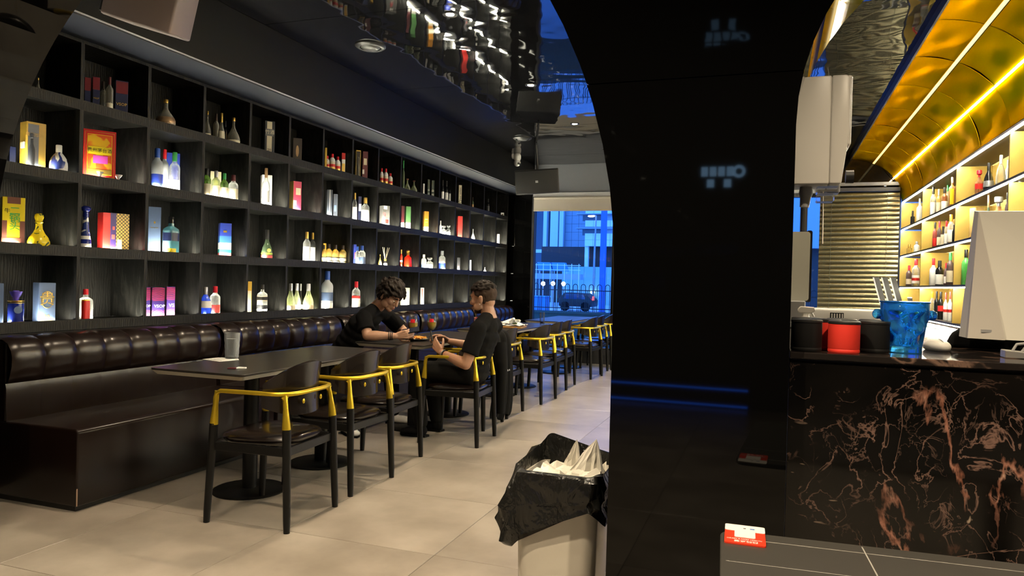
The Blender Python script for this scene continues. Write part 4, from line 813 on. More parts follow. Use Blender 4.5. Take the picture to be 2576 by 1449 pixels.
('b', -4.14, 8.862, 1.389, 0.0895, 0.25, 'clear bottle with half blue half cream label', 'std', 'clear', 'frost', [(0.03, 0.42, 'cream'), (0.06, 0.34, 'blue')], {}),
('x', -4.14, 9.389, 1.389, 0.0438, 0.181, 'low dark grey box with a red stripe', 'dgrey', [(0.3, 0.7, 0.1, 0.35, 'coral')], [], 0.08, {'rz': -0.924}),
('x', -4.14, 9.834, 1.389, 0.02, 0.164, 'thin white box edge near the far end of the third shelf', 'paper', [], [], 0.03, {'rz': -0.938}),
('b', -4.14, 10.405, 1.389, 0.0425, 0.076, 'little glowing white flask near the far end of the third shelf', 'dec', 'frost', 'silver', [], {}),
('x', -4.15, 2.947, 0.935, 0.0472, 0.231, 'pale slate blue box cut by the left edge of the photo', 'pblue', [], [], 0.085, {'rz': -0.494}),
('b', -4.1, 3.018, 0.935, 0.0815, 0.19, 'navy ceramic bottle with a violet fabric stopper and a gold neck', 'short', 'cobalt', 'violet', [(0.62, 0.7, 'gold'), (0.0, 0.06, 'gold')], {'disc': 1, 'tx': ('30', 0.13, 0.03, 'gold')}),
('x', -4.14, 3.223, 0.935, 0.0922, 0.236, 'large slate blue box with a round gold emblem and the number 30', 'pblue', [], [('贵', 0.5, 0.57, 0.095, 'gold'), ('30', 0.5, 0.14, 0.03, 'gold'), ('▬▬▬▬▬', 0.5, 0.05, 0.016, 'gold')], 0.085, {'ring': 1, 'phi': 0.42, 'rz': -0.278}),
('b', -4.12, 3.489, 0.935, 0.081, 0.198, 'faceted clear bottle with a red cap and a red label of white characters', 'sq', 'clear', 'capred', [(0.02, 0.66, 'yellow'), (0.05, 0.63, 'red')], {'tx4': '泸州老窖'}),
('x', -4.18, 4.038, 0.935, 0.0337, 0.21, 'purple box with coral wave pattern and VSOP lettering, left one of three', 'purple', [], [('OP', 0.6, 0.36, 0.036, 'paper')], 0.03, {'wave': 1, 'g': 'purple VSOP boxes', 'rz': -0.614}),
('x', -4.15, 4.098, 0.935, 0.0827, 0.209, 'purple box with coral wave pattern and VSOP lettering, middle one of three', 'purple', [], [('VSOP', 0.6, 0.36, 0.045, 'paper')], 0.085, {'wave': 1, 'g': 'purple VSOP boxes', 'rz': -0.623}),
('x', -4.18, 4.244, 0.935, 0.0563, 0.214, 'purple box with coral wave pattern and VSOP lettering, right one of three', 'purple', [], [('VS', 0.6, 0.36, 0.036, 'paper')], 0.085, {'wave': 1, 'g': 'purple VSOP boxes', 'rz': -0.634}),
('b', -4.12, 4.539, 0.935, 0.0935, 0.213, 'bright blue round shouldered bottle with a white oval label', 'dec2', 'blueglass', 'silver', [(0.25, 0.5, 'paper')], {}),
('b', -4.11, 4.63, 0.935, 0.0779, 0.22, 'clear bottle with a red cap and coral lettering beside the blue bottle', 'std', 'clear', 'capred', [(0.06, 0.34, 'coral2')], {}),
('x', -4.14, 5.063, 0.935, 0.0362, 0.261, 'narrow gold printed box left of the square whisky bottle', 'goldcard', [(0.1, 0.9, 0.1, 0.7, 'cream')], [], 0.03, {'rz': -0.708}),
('b', -4.11, 5.195, 0.935, 0.0806, 0.236, 'square clear whisky bottle with a slanted black label', 'sq', 'clear', 'black', [(0.4, 0.6, 'cream'), (0.44, 0.56, 'black'), (0.12, 0.26, 'dgrey')], {}),
('b', -4.11, 5.588, 0.935, 0.0828, 0.248, 'pale green ribbed sparkling wine bottle, leftmost of four', 'champ', 'lgreen', 'silver', [(0.04, 0.2, 'cream')], {'g': 'sparkling wine bottles'}),
('b', -4.19, 5.79, 0.935, 0.075, 0.248, 'pale green ribbed sparkling wine bottle, second of four', 'champ', 'lgreen', 'silver', [(0.04, 0.2, 'cream')], {'g': 'sparkling wine bottles'}),
('b', -4.19, 5.848, 0.935, 0.0433, 0.245, 'pale green ribbed sparkling wine bottle, dark third one at the back of four', 'champ', 'bglass', 'silver', [(0.04, 0.2, 'cream')], {'g': 'sparkling wine bottles'}),
('b', -4.11, 5.858, 0.935, 0.0974, 0.247, 'pale green ribbed sparkling wine bottle, rightmost of four', 'champ', 'lgreen', 'silver', [(0.04, 0.2, 'cream')], {'g': 'sparkling wine bottles'}),
('b', -4.13, 6.194, 0.935, 0.114, 0.374, 'extra large frosted vodka bottle with a blue cap and blue bird band', 'std', 'frost', 'capblue', [(0.22, 0.44, 'pblue'), (0.03, 0.16, 'paper')], {}),
('b', -4.12, 6.713, 0.935, 0.0859, 0.277, 'clear bottle with a red cap and a white label', 'std', 'clear', 'capred', [(0.02, 0.4, 'paper'), (0.36, 0.46, 'red')], {}),
('x', -4.14, 7.83, 0.935, 0.1066, 0.211, 'cream yellow box behind the head of the man on the bench', 'cream', [], [('▬', 0.5, 0.45, 0.05, 'bronze')], 0.085, {'rz': -0.868}),
('x', -4.14, 8.295, 0.935, 0.0396, 0.212, 'narrow white and red box on the bottom shelf', 'paper', [(0.2, 0.6, 0.1, 0.95, 'coral2')], [], 0.05, {'rz': -0.886}),
]
BAR=[
(1.74, 11.328, 2.125, 0.0675, 0.238, 'red and black bottle in the farthest top cubby of the bar shelf', 'short', 'bglass', 'red', [(0.2, 0.5, 'red')]),
(1.74, 10.946, 2.125, 0.051, 0.211, 'small dark round bottle next to it in the farthest top bar cubby', 'short', 'bglass', 'black', []),
(1.8, 10.814, 2.125, 0.0727, 0.359, 'cream tall carton at the right of the farthest top bar cubby', 'sq', 'white', 'cream', []),
(1.74, 9.651, 2.125, 0.06, 0.358, 'clear bottle with a white label at the left of the fourth top bar cubby', 'std', 'clear', 'black', [(0.1, 0.5, 'paper')]),
(1.74, 9.352, 2.125, 0.0463, 0.292, 'pale yellow bottle second from left in the fourth top bar cubby', 'std', 'yellowliq', 'silver', [(0.1, 0.5, 'cream')]),
(1.74, 9.049, 2.125, 0.0594, 0.275, 'amber whisky bottle with a white label in the fourth top bar cubby', 'std', 'amber', 'black', [(0.1, 0.45, 'paper')]),
(1.86, 9.514, 2.125, 0.0467, 0.374, 'green capped bottle at the back of the fourth top bar cubby', 'std', 'clear', 'capgreen', []),
(1.74, 8.697, 2.125, 0.0601, 0.336, 'amber bottle with a big yellow label in the fourth top bar cubby', 'sq', 'amber', 'silver', [(0.15, 0.75, 'yellow')]),
(1.74, 7.644, 2.125, 0.0605, 0.246, 'square amber bottle with a red capped top in the third top bar cubby', 'sqd', 'amber', 'capred', [(0.3, 0.5, 'red')]),
(1.74, 7.332, 2.125, 0.0776, 0.263, 'black squat bottle in the third top bar cubby', 'dec2', 'bglass', 'black', [(0.2, 0.4, 'silver')]),
(1.74, 6.979, 2.125, 0.0702, 0.268, 'clear ribbed decanter in the third top bar cubby', 'dec2', 'clear', 'cream', []),
(1.82, 7.108, 2.125, 0.0301, 0.248, 'cream box at the right of the third top bar cubby', 'sq', 'white', 'cream', []),
(1.74, 11.124, 1.755, 0.0661, 0.146, 'gold tinsel topped jar in the farthest second level bar cubby', 'short', 'yellowliq', 'gold', []),
(1.74, 10.593, 1.755, 0.067, 0.152, 'thin silver shaker in the farthest second level bar cubby', 'std', 'white', 'silver', []),
(1.74, 9.489, 1.755, 0.0471, 0.303, 'red liqueur bottle with a black cap, first in the second level bar row', 'std', 'redliq', 'black', [(0.1, 0.4, 'red')]),
(1.74, 9.258, 1.755, 0.0458, 0.296, 'amber liqueur bottle with a red cap, second in the second level bar row', 'std', 'dliq', 'capred', [(0.1, 0.4, 'cream')]),
(1.74, 9.068, 1.755, 0.0447, 0.223, 'short dark bottle with a cream label, third in the second level bar row', 'short', 'dliq', 'black', [(0.1, 0.6, 'cream')]),
(1.74, 8.911, 1.755, 0.0401, 0.27, 'clear bottle with a red cap, fourth in the second level bar row', 'std', 'clear', 'capred', [(0.1, 0.5, 'paper')]),
(1.74, 8.698, 1.755, 0.0673, 0.317, 'tall clear bottle with an orange cap and a white label at the divider', 'std', 'clear', 'orange', [(0.1, 0.5, 'paper')]),
(1.69, 8.313, 1.755, 0.0304, 0.178, 'dark bottle in front of the divider on the second bar level', 'std', 'bglass', 'black', []),
(1.8, 7.965, 1.755, 0.1012, 0.307, 'pale wooden gift box on the second bar level', 'sqbox', 'woodbox', 'none', []),
(1.74, 7.308, 1.755, 0.0516, 0.366, 'green cognac bottle on the second bar level behind the white terminal', 'brandy', 'dgreen', 'bronze', []),
(1.74, 7.009, 1.755, 0.087, 0.3, 'square amber decanter on the second bar level behind the white terminal', 'sqd', 'amber', 'silver', []),
(1.74, 6.773, 1.755, 0.0313, 0.306, 'dark slim bottle beside the square amber decanter', 'std', 'dliq', 'black', []),
(1.74, 6.468, 1.755, 0.0614, 0.352, 'black bottle with a gold label at the right edge of the photo', 'dec2', 'bglass', 'silver', [(0.15, 0.3, 'gold')]),
(1.82, 6.95, 1.755, 0.0479, 0.375, 'black shouldered bottle left of the gold labelled one at the right edge', 'std', 'bglass', 'black', [(0.1, 0.25, 'gold')]),
(1.74, 11.405, 1.335, 0.0535, 0.306, 'dark bottle with a white label, first in the farthest third level bar cubby', 'std', 'bglass', 'black', [(0.1, 0.4, 'paper')]),
(1.74, 11.089, 1.335, 0.0707, 0.279, 'dark red bottle, second in the farthest third level bar cubby', 'std', 'dliq', 'capred', [(0.1, 0.35, 'cream')]),
(1.74, 10.596, 1.335, 0.0894, 0.346, 'clear bottle with a red cap and red emblem, farthest cubby of the third bar level', 'std', 'clear', 'capred', [(0.1, 0.4, 'paper'), (0.2, 0.3, 'red')]),
(1.74, 9.806, 1.335, 0.0654, 0.302, 'black bottle with a white emblem left of the white bottle', 'std', 'bglass', 'black', [(0.1, 0.3, 'paper')]),
(1.74, 9.515, 1.335, 0.0789, 0.314, 'white bottle with a red neck on the third bar level', 'wine', 'white', 'capred', []),
(1.74, 9.184, 1.335, 0.0795, 0.275, 'dark bottle with a broad white label on the third bar level', 'std', 'bglass', 'black', [(0.05, 0.45, 'paper')]),
(1.74, 8.867, 1.335, 0.0399, 0.238, 'red capped bottle right of the broad white labelled one', 'std', 'dliq', 'capred', [(0.1, 0.4, 'paper')]),
(1.74, 8.679, 1.335, 0.0672, 0.339, 'green capped dark bottle at the divider on the third bar level', 'std', 'dliq', 'capgreen', [(0.1, 0.45, 'cream')]),
(1.74, 8.029, 1.335, 0.0709, 0.339, 'bottle of bright green liqueur', 'std', 'lime', 'bglass', []),
(1.74, 7.763, 1.335, 0.0619, 0.307, 'dark liqueur bottle with a silver cap beside the green liqueur', 'std', 'dliq', 'silver', [(0.35, 0.6, 'paper')]),
(1.74, 9.974, 0.965, 0.0459, 0.299, 'yellow capped clear bottle, left of two on the lowest bar level', 'std', 'clear', 'yellow', []),
(1.74, 9.523, 0.965, 0.0475, 0.301, 'yellow capped clear bottle, right of two on the lowest bar level', 'std', 'clear', 'yellow', []),
(1.74, 9.289, 0.965, 0.0461, 0.306, 'dark bottle right of the yellow capped ones on the lowest bar level', 'std', 'bglass', 'black', []),
(1.74, 9.075, 0.965, 0.056, 0.302, 'dark bottle with a red star label on the lowest bar level', 'std', 'bglass', 'black', [(0.3, 0.5, 'red')]),
(1.74, 8.833, 0.965, 0.0434, 0.295, 'white bottle with a red band, left of two on the lowest bar level', 'wine', 'white', 'coral', [(0.3, 0.4, 'red')]),
(1.74, 8.633, 0.965, 0.0423, 0.304, 'white bottle with a red band, right of two on the lowest bar level', 'wine', 'white', 'coral', [(0.3, 0.4, 'red')]),
]
for it in ITEMS:
    if it[0]=='b':
        _,x_,y_,z_,w_,h_,lab,pr,bo,ca,la,k=it; bottle(lab,(x_,y_,z_),w_,h_,pr,bo,ca,la,0,k.get('g'),k)
    else:
        _,x_,y_,z_,w_,h_,lab,m_,pa,tx_,d_,k=it; giftbox(lab,(x_,y_,z_),w_,d_,h_,m_,pa,tx_,k,k['rz'],k.get('g'))
for x_,y_,z_,w_,h_,lab,pr,bo,ca,la in BAR: bottle(lab,(x_,y_,z_),w_,h_,pr,bo,ca,la,R(-70))
t=thing('reed_diffuser','reed diffuser with white sticks in a little dark bottle on the third shelf','diffuser',(-4.12,7.31,1.389))
part('bottle',MB().lathe([(.02,0),(.022,.004),(.022,.05),(.012,.06),(.012,.066)],n=14),M_black,t); part('label',MB().lathe([(.0226,.006),(.0226,.034)],n=12,a0=-2.2,a1=1),PAL['paper'],t); part('collar',MB().lathe([(.014,.060),(.015,.063),(.015,.082),(.008,.084)],n=14),PAL['gold'],t)
for q in (-.075,-.035,.035,.08): part('reed',MB().tube([(0,q*.08,.07),(.01*(q>0),q*.85,.212)],.0028,6),PAL['cream'],t)
# ---------------------------------------------------------------- things on the tables
TZ=.74
def ripglass(nt,b): bump(nt,b,noise(nt,60,2,.4),.6,.004)
M_tumb=thin('rippled_clear_glass',(.94,.95,.95),.16,.08,base=(.45,.46,.46))
t=thing('tumbler','clear rippled tumbler of water on the napkin on the nearest table','glass',(-3.06,3.60,TZ+.0045))
pr=[(.033,0),(.036,.004),(.036,.02),(.038,.04),(.037,.055),(.040,.075),(.039,.092),(.042,.112),(.042,.155),(.0395,.155),(.038,.10),(.034,.05),(.033,.012),(1e-4,.010)]
part('glass',MB().lathe(pr,n=26,power=2.6),M_tumb,t); part('water',MB().lathe([(.031,.0125),(.033,.05),(.036,.10),(.0365,.118),(1e-4,.118)],n=24),thin('water',(.9,.93,.95),.10),t)
b=MB(); b.prism([(-.09,-.06),(.07,-.10),(.10,.03),(.03,.10),(-.08,.06)],.0003,.0018).prism([(-.06,-.05),(.06,-.07),(.075,.03),(-.05,.06)],.0018,.004); tag(part('napkin',b,PAL['paper'],None,loc=(-3.09,3.55,TZ)),'white paper napkin under the tumbler on the nearest table','napkin')
t=thing('sachet','red and white torn sachet at the aisle side of the nearest table','packet',(-2.72,3.24,TZ),R(25)); part('wrapper',MB().prism([(-.045,-.015),(.0,-.02),(.005,.016),(-.04,.02)],.0005,.006),PAL['maroon'],t,.001,1); part('torn_end',MB().prism([(.002,-.018),(.045,-.006),(.05,.012),(.004,.018)],.001,.009),PAL['paper'],t,.001,1)
M_gl=thin('clear_drinking_glass',(.96,.97,.97),.04,.03,base=(.12,.12,.12)); M_beer=thin('golden_beer',(.97,.66,.08),.8,.1,base=(1.0,.64,.04)); M_foam=mat('beer_foam',(.85,.82,.74),.8)
def beer(lab,loc):
    t=thing('beer_glass',lab,'glass',loc,0,'beer glasses')
    part('glass',MB().lathe([(1e-4,.001),(.034,0),(.035,.003),(.012,.008),(.006,.016),(.0055,.048),(.014,.058),(.034,.078),(.044,.105),(.043,.135),(.037,.175),(.036,.195),(.0345,.195),(.0355,.172),(.0415,.134),(.0425,.106),(.033,.082),(.012,.062),(1e-4,.060)],n=28),M_gl,t)
    part('beer',MB().lathe([(1e-4,.0615),(.012,.0635),(.0325,.083),(.0418,.107),(.0410,.130),(1e-4,.130)],n=26),M_beer,t)
    part('foam',MB().lathe([(.0409,.1305),(.0400,.138),(1e-4,.138)],n=26),M_foam,t)
    part('red_badge',MB().lathe([(.0448,.132),(.0425,.145),(.0395,.162)],n=6,a0=-R(95),a1=-R(40)),PAL['capred'],t)
beer('stemmed beer glass nearest the hands of the man on the bench',(-2.955,5.76,TZ)); beer('stemmed beer glass behind the hands of the man with faded hair',(-2.87,5.96,TZ))
t=thing('snack_plate','dark round plate of orange fried snacks between the two men','plate',(-2.78,5.50,TZ))
part('plate',MB().lathe([(1e-4,.002),(.06,0),(.10,.010),(.108,.016),(.104,.018),(.06,.006),(1e-4,.005)],n=32),M_slate,t); part('paper_liner',MB().prism([(-.105,-.02),(.02,-.09),(.09,.02),(-.02,.085)],.018,.0195),PAL['cream'],t)
b=MB(); random.seed(3)
for i in range(46):
    a=random.uniform(0,6.28); q=.075*math.sqrt(random.random()); an=random.uniform(0,3.14); L=random.uniform(.014,.026)
    c=Vector((q*math.cos(a),q*math.sin(a),.024+.014*(1-q/.08)*random.random())); d_=Vector((math.cos(an),math.sin(an),random.uniform(-.3,.3)))*L
    b.tube([c-d_,c,c+d_],[.004,.006,.004],6)
o=part('fried_snacks',b,mat('orange_fried_snack',(.72,.30,.04),.6),t); o['kind']='stuff'
# third table
t=thing('meal_tray','wooden serving board with crumpled white paper wrappers on the third table','tray',(-2.72,7.72,TZ),R(6)); part('board',MB().box(-.13,.13,-.16,.16,.001,.022),mat('serving_board',(.42,.22,.07),.5),t,.004,2)
random.seed(5)
def crumple(nx,ny,w,l,amp,seed,z0,tilt=0):
    rr=random.Random(seed); vs=[];fs=[]
    for i in range(nx+1):
        for j in range(ny+1):
            x=(i/nx-.5)*w; y=(j/ny-.5)*l; vs.append((x+rr.uniform(-1,1)*w*.03,y+rr.uniform(-1,1)*l*.03,z0+abs(rr.gauss(0,amp))+tilt*x))
    for i in range(nx):
        for j in range(ny): a=i*(ny+1)+j; fs.append((a,a+1,a+ny+2,a+ny+1))
    b=MB(); b.add(vs,fs); return b
part('wrapper',crumple(8,8,.30,.30,.012,2,.024),PAL['paper'],t); part('wrapper',crumple(6,6,.16,.14,.02,9,.045,.2),PAL['paper'],t)
part('rolled_wrapper',MB().tube([(-.12,-.02,.045),(-.06,.10,.07),(-.02,.16,.09)],[.016,.02,.016],8),PAL['paper'],t); part('leftovers',MB().ell((.02,.02,.045),(.03,.02,.012),8,6),mat('leftover_greens',(.10,.14,.04),.6),t)
tag(part('sauce_bowl',MB().lathe([(1e-4,.002),(.03,0),(.034,.004),(.052,.045),(.055,.05),(.050,.048),(.03,.008),(1e-4,.006)],n=24),PAL['cream'],None,loc=(-2.95,8.50,TZ)),'small cream bowl behind the meal tray','bowl')
def tall(lab,loc,col,lev):
    t=thing('highball_glass',lab,'glass',loc); part('glass',MB().lathe([(.026,0),(.028,.003),(.031,.15),(.0290,.15),(.026,.012),(1e-4,.010)],n=22),M_gl,t); part('drink',MB().lathe([(.0252,.0125),(.026+.001*lev,lev),(1e-4,lev)],n=20),col,t)
tall('tall clear glass with a little dark drink left on the third table',(-2.63,8.55,TZ),mat('cola',(.03,.008,.004),.1),.035)
t=thing('paper_cup','red and white patterned paper cup at the near end of the third table','cup',(-3.06,7.50,TZ)); part('cup',MB().lathe([(.028,0),(.030,.002),(.040,.11),(.038,.11),(.028,.006),(1e-4,.005)],n=20),twocol('red_white_cup_print',(.8,.78,.75),(.65,.03,.04),40,.5),t); part('ice',crumple(4,4,.05,.05,.008,4,.10),M_gl,t)
# jacket over the sixth chair
b=MB(); vs=[];fs=[]; rr=random.Random(4)
prof=[(-.06,.62),(-.05,.74),(-.02,.815),(.035,.825),(.075,.78),(.085,.66),(.095,.50),(.10,.34),(.095,.20),(.085,.09)]
for i,(x,z) in enumerate(prof):
    for j in range(25):
        y=(j/24-.5)*.44*(1+.06*math.sin(i*1.7)); fold=.018*math.sin(j*1.25+i*.5)*min(1,i/4)
        curve=-.10*(abs(j/12-1))**2*(1 if 2<=i else .6)
        vs.append((x+fold+curve*(.9 if i<6 else .5),y,z+.02*math.sin(j*.7)*(i>7)))
for i in range(len(prof)-1):
    for j in range(24): a=i*25+j; fs.append((a,a+1,a+26,a+25))
b.add(vs,fs,True); me=b.mesh('jacket',M_rubber)
t=thing('jacket','black jacket hanging over the back of the chair behind the man with faded hair','jacket',(-2.22,5.93,.0)); o=obj('jacket_body',me,t); s_=o.modifiers.new('t','SOLIDIFY'); s_.thickness=.014; s_.offset=1; o.modifiers.new('s','SUBSURF').levels=1
part('sleeve',MB().tube([(.09,-.18,.74),(.115,-.20,.55),(.11,-.19,.33),(.10,-.17,.15)],[.05,.048,.042,.036],12),M_rubber,t); part('popper',MB().ell((.135,-.10,.50),(.004,.008,.008)),M_chrome,t); part('popper',MB().ell((.135,-.06,.50),(.004,.008,.008)),M_chrome,t)
# ---------------------------------------------------------------- waste bin
t=thing('waste_bin','white rectangular waste bin lined with a black bag beside the pillar','bin',(-.585,2.215,0))
def rr4(w,l,r,n=6): return rrect(-w/2,w/2,-l/2,l/2,r,n)
b=MB(); vs=[];fs=[]; rings=[(.20,.24,.0),(.225,.265,.02),(.250,.290,.64),(.254,.294,.66),(.24,.28,.66),(.21,.25,.03)]; n=28
for w,l,z in rings: vs+=[(x,y,z) for x,y in rr4(w,l,.04)]
for i in range(len(rings)-1):
    for j in range(n): fs.append((i*n+j,i*n+(j+1)%n,(i+1)*n+(j+1)%n,(i+1)*n+j))
fs.append(list(range(n))[::-1]); fs.append([(len(rings)-1)*n+j for j in range(n)]); b.add(vs,fs,True)
part('bin_body',b,mat('glossy_white_bin',(.74,.70,.60),.12,coat=.5),t)
rr=random.Random(11); K=96; vs=[];fs=[]
per=[]
base=rrect(-.5,.5,-.5,.5,.16,23)
prof=[(.82,.46,0),(.90,.60,0),(.97,.665,.3),(1.0,.697,.5),(1.05,.694,.6),(1.10,.67,.8),(1.14,.63,1),(1.17,.60,1),(1.165,.578,1),(1.12,.565,1)]
ph=[rr.uniform(0,6.28) for _ in range(8)]
for i,(s,z,am) in enumerate(prof):
    for j in range(K):
        x,y=base[j]; th=math.atan2(y,x)
        g=math.exp(-((th+2.5)/.62)**2)   # the long sagging corner on the left, towards the camera
        h_=sum(math.sin(th*k+ph[k%8]+i*.12*k)*.006 for k in (3,5,9,14,22))
        sc=s*(1+.12*g*min(1,max(0,(i-4)/4))); dz=0
        if i>4: dz=-g*.085*min(1,(i-4)/4) + (.02*math.sin(th*7+2)*(i-4)/4)
        lift=.045*math.exp(-((th-2.2)/.35)**2)*(1 if 1<i<7 else 0)
        vs.append((x*.262*sc+math.cos(th)*h_*am*1.5,y*.302*sc+math.sin(th)*h_*am*1.5,z+dz+lift+.010*math.sin(th*11+i)*am*(i<6)))
for i in range(len(prof)-1):
    for j in range(K): fs.append((i*K+j,i*K+(j+1)%K,(i+1)*K+(j+1)%K,(i+1)*K+j))
b=MB(); b.add(vs,fs,True)
def bagm(nt,b): 
    v=noise(nt,11,4,.5,.55,(1,1,.55)); bump(nt,b,v,1.0,.04)
part('bin_bag',b,mat('black_bin_bag',(.012,.012,.011),.25,build=bagm),t)
def paper(lab,loc,rz,hgt,w):
    b=MB(); rr=random.Random(int(w*1e4)+3); nn=7; m_=9; vs=[]; fs=[]
    for i in range(nn+1):       # a sheet pinched up into a folded peak
        u=i/nn
        for j in range(m_+1):
            v=j/m_*2-1; sp=(1-u)**.85; zig=(.5 if j%2 else -.5)
            vs.append((v*w*sp+rr.uniform(-1,1)*.006*(1-u)+.02*u*u,.035*v*v*sp+zig*.011*(1-u)*(.5+u)+rr.uniform(-1,1)*.005*(1-u),hgt*u-.05*(1-u)*abs(v)**1.5+rr.uniform(-1,1)*.006*(1-u)))
    for i in range(nn):
        for j in range(m_): a=i*(m_+1)+j; fs+=[(a,a+1,a+m_+2),(a,a+m_+2,a+m_+1)]
    b.add(vs,fs,False); me=b.mesh('paper_towel',mat('paper_towel_white',(.80,.77,.68),.8),fix=False)
    o=obj('paper_towel',me,None,loc,(R(-6),R(5),rz)); s=o.modifiers.new('t','SOLIDIFY'); s.thickness=.0015
    tag(o,lab,'paper towel','paper towels in the waste bin')
paper('crumpled paper towel peak at the right of the bin',(-.525,2.20,.64),R(10),.135,.085); paper('crumpled paper towel peak at the left of the bin',(-.60,2.26,.645),R(-25),.115,.055)
o=part('paper_towel',crumple(12,10,.20,.18,.014,6,0),mat('paper_towel_white'),None,loc=(-.575,2.19,.655)); s=o.modifiers.new('t','SOLIDIFY'); s.thickness=.0015; tag(o,'flat crumpled paper towel lying low at the front of the bin','paper towel','paper towels in the waste bin')
# ---------------------------------------------------------------- foreground table
t=thing('slate_table','low dark slate table with pale inlay lines at the bottom right, before the bar counter','table',(-.086,1.572,0),R(3.5))
part('tabletop',MB().prism(rrect(0,1.5,-.70,0,.03),.735,.75),mat('dark_grey_slate_top',(.055,.053,.048),.34,spec=.6),t,.002,1)
MI=mat('pale_inlay_line',(.38,.37,.34),.4)
part('inlay_line',MB().box(.012,1.49,-.0475,-.0455,.7495,.7503),MI,t); part('inlay_line',MB().box(.265,.2675,-.69,-.01,.7495,.7504),MI,t); part('inlay_line',MB().box(.01,.265,-.178,-.1765,.7495,.7503),MI,t); part('inlay_line',MB().box(.2675,1.49,-.20,-.1985,.7495,.7503),MI,t)
part('pedestal_column',MB().lathe([(.04,.012),(.04,.735)],(.75,-.35,0),20),M_blackmetal,t); part('pedestal_base',MB().lathe([(0,0),(.22,0),(.22,.010),(.04,.018)],(.75,-.35,0),32),M_blackmetal,t)
t=thing('table_sign','red and white plastic menu sign lying on the slate table','sign',(-.037,1.548,.7504),R(2))
part('card',MB().prism(rrect(-.039,.039,-.057,.057,.005),0,.003),PAL['red2'] if 'red2' in PAL else mat('bright_red_plastic',(.80,.05,.02),.35),t)
part('white_header',MB().prism(rrect(-.0392,.0392,.018,.0572,.005),.0002,.0036),PAL['paper'],t); part('white_panel',MB().prism(rrect(-.020,.020,-.022,.020,.004),.003,.0044),PAL['paper'],t)
text('扫码点餐',.0115,PAL['paper'],t,(.002,-.043,.0032),'+z',spin=math.pi); text('ALLERGY SCAN & REVIEW',.0058,PAL['paper'],t,(-.001,-.031,.0032),'+z',spin=math.pi)
part('blue_mark',MB().box(.010,.019,.033,.039,.0035,.0039),PAL['steel'],t); part('black_mark',MB().box(-.003,.002,.034,.038,.0035,.0039),PAL['black'],t)
# ---------------------------------------------------------------- on the bar counter
CZ=1.095
def can(lab,x,y,bm,h=.080,r=.037):
    t=thing('canister',lab,'canister',(x,y,CZ),0,'round canisters on the bar counter'); part('body',MB().lathe([(1e-4,0),(r-.002,0),(r,.003),(r,.008),(r-.001,.010),(r,.012),(r,h-.008),(1e-4,h-.008)],n=36),bm,t); part('lid',MB().lathe([(r-.001,h-.008),(r+.0012,h-.007),(r+.0012,h-.002),(r-.002,h),(1e-4,h)],n=36),M_black,t)
M_cb=mat('matte_black_card',(.007,.007,.007),.7,spec=.25); M_cr=mat('matte_red_card',(.72,.035,.02),.6)
can('matte black canister beside the pillar, front left of the group',.087,2.01,M_cb); can('red canister at the front of the group, beside the blue skull mug',.174,2.005,M_cr); can('matte black canister between the red one and the blue skull mug',.250,2.075,M_cb)
can('red canister half hidden between the front black and red ones',.137,2.085,M_cr); can('matte black canister at the back of the group beside the pillar',.092,2.15,M_cb); can('matte black canister at the back, behind the front red one',.180,2.155,M_cb); can('matte black canister at the very back right of the group',.262,2.17,M_cb)
# skull mug
t=thing('skull_mug','blue glass skull shaped mug on the bar counter','mug',(.322,2.10,CZ))
vs=[];fs=[];NA,NZ=96,60
H_=.132
def G(a,z,a0,z0,sa,sz): return math.exp(-((a-a0)/sa)**2-((z-z0)/sz)**2)
for i in range(NZ+1):
    z=i/NZ; r0=.040+.004*math.sin(z*3)*0+.016*min(1,z*1.25)**1.1
    if z<.12: r0=.042
    for j in range(NA):
        a=2*math.pi*j/NA-math.pi; d=r0
        for s in (-1,1):
            d+=-.017*G(a,z,s*.42,.66,.24,.13)+.007*G(a,z,s*.45,.84,.34,.06)+.010*G(a,z,s*.62,.47,.24,.08)-.011*G(a,z,s*.85,.32,.22,.10)+.004*G(a,z,s*1.05,.7,.15,.2)
        d+=.006*G(a,z,0,.60,.10,.14)-.011*G(a,z,0,.46,.10,.08)+.006*G(a,z,0,.28,.55,.10)
        if .19<z<.37: d+=.0022*math.sin(a*19)*G(a,z,0,.28,.55,.08); d-=.003*G(a,z,0,.275,.5,.012)
        d+=.003*G(a,z,0,.88,.5,.08)+.003*(z>.975)
        vs.append((d*math.sin(a),-d*math.cos(a),z*H_))
for (rr_,zz) in ((.048,1.0),(.044,.6),(.036,.14),(.0001,.12)):
    for j in range(NA):
        a=2*math.pi*j/NA-math.pi; vs.append((rr_*math.sin(a),-rr_*math.cos(a),zz*H_))
for i in range(NZ+4):
    for j in range(NA): fs.append((i*NA+j,i*NA+(j+1)%NA,(i+1)*NA+(j+1)%NA,(i+1)*NA+j))
fs.append(list(range(NA))[::-1])
b=MB(); b.add(vs,fs,True)
M_sk=mat('blue_glass',(.05,.38,.95),.05,trans=.82,ior=1.3,spec=.8)
def skull_abs(nt,b): pass
part('mug',b,M_sk,t)
for s in (-1,1): part('ear_knob',MB().ell((s*.062,.0,.098),(.013,.012,.013)).tube([(s*.045,0,.085),(s*.052,0,.093),(s*.060,0,.097)],[.008,.009,.008],10),M_sk,t)
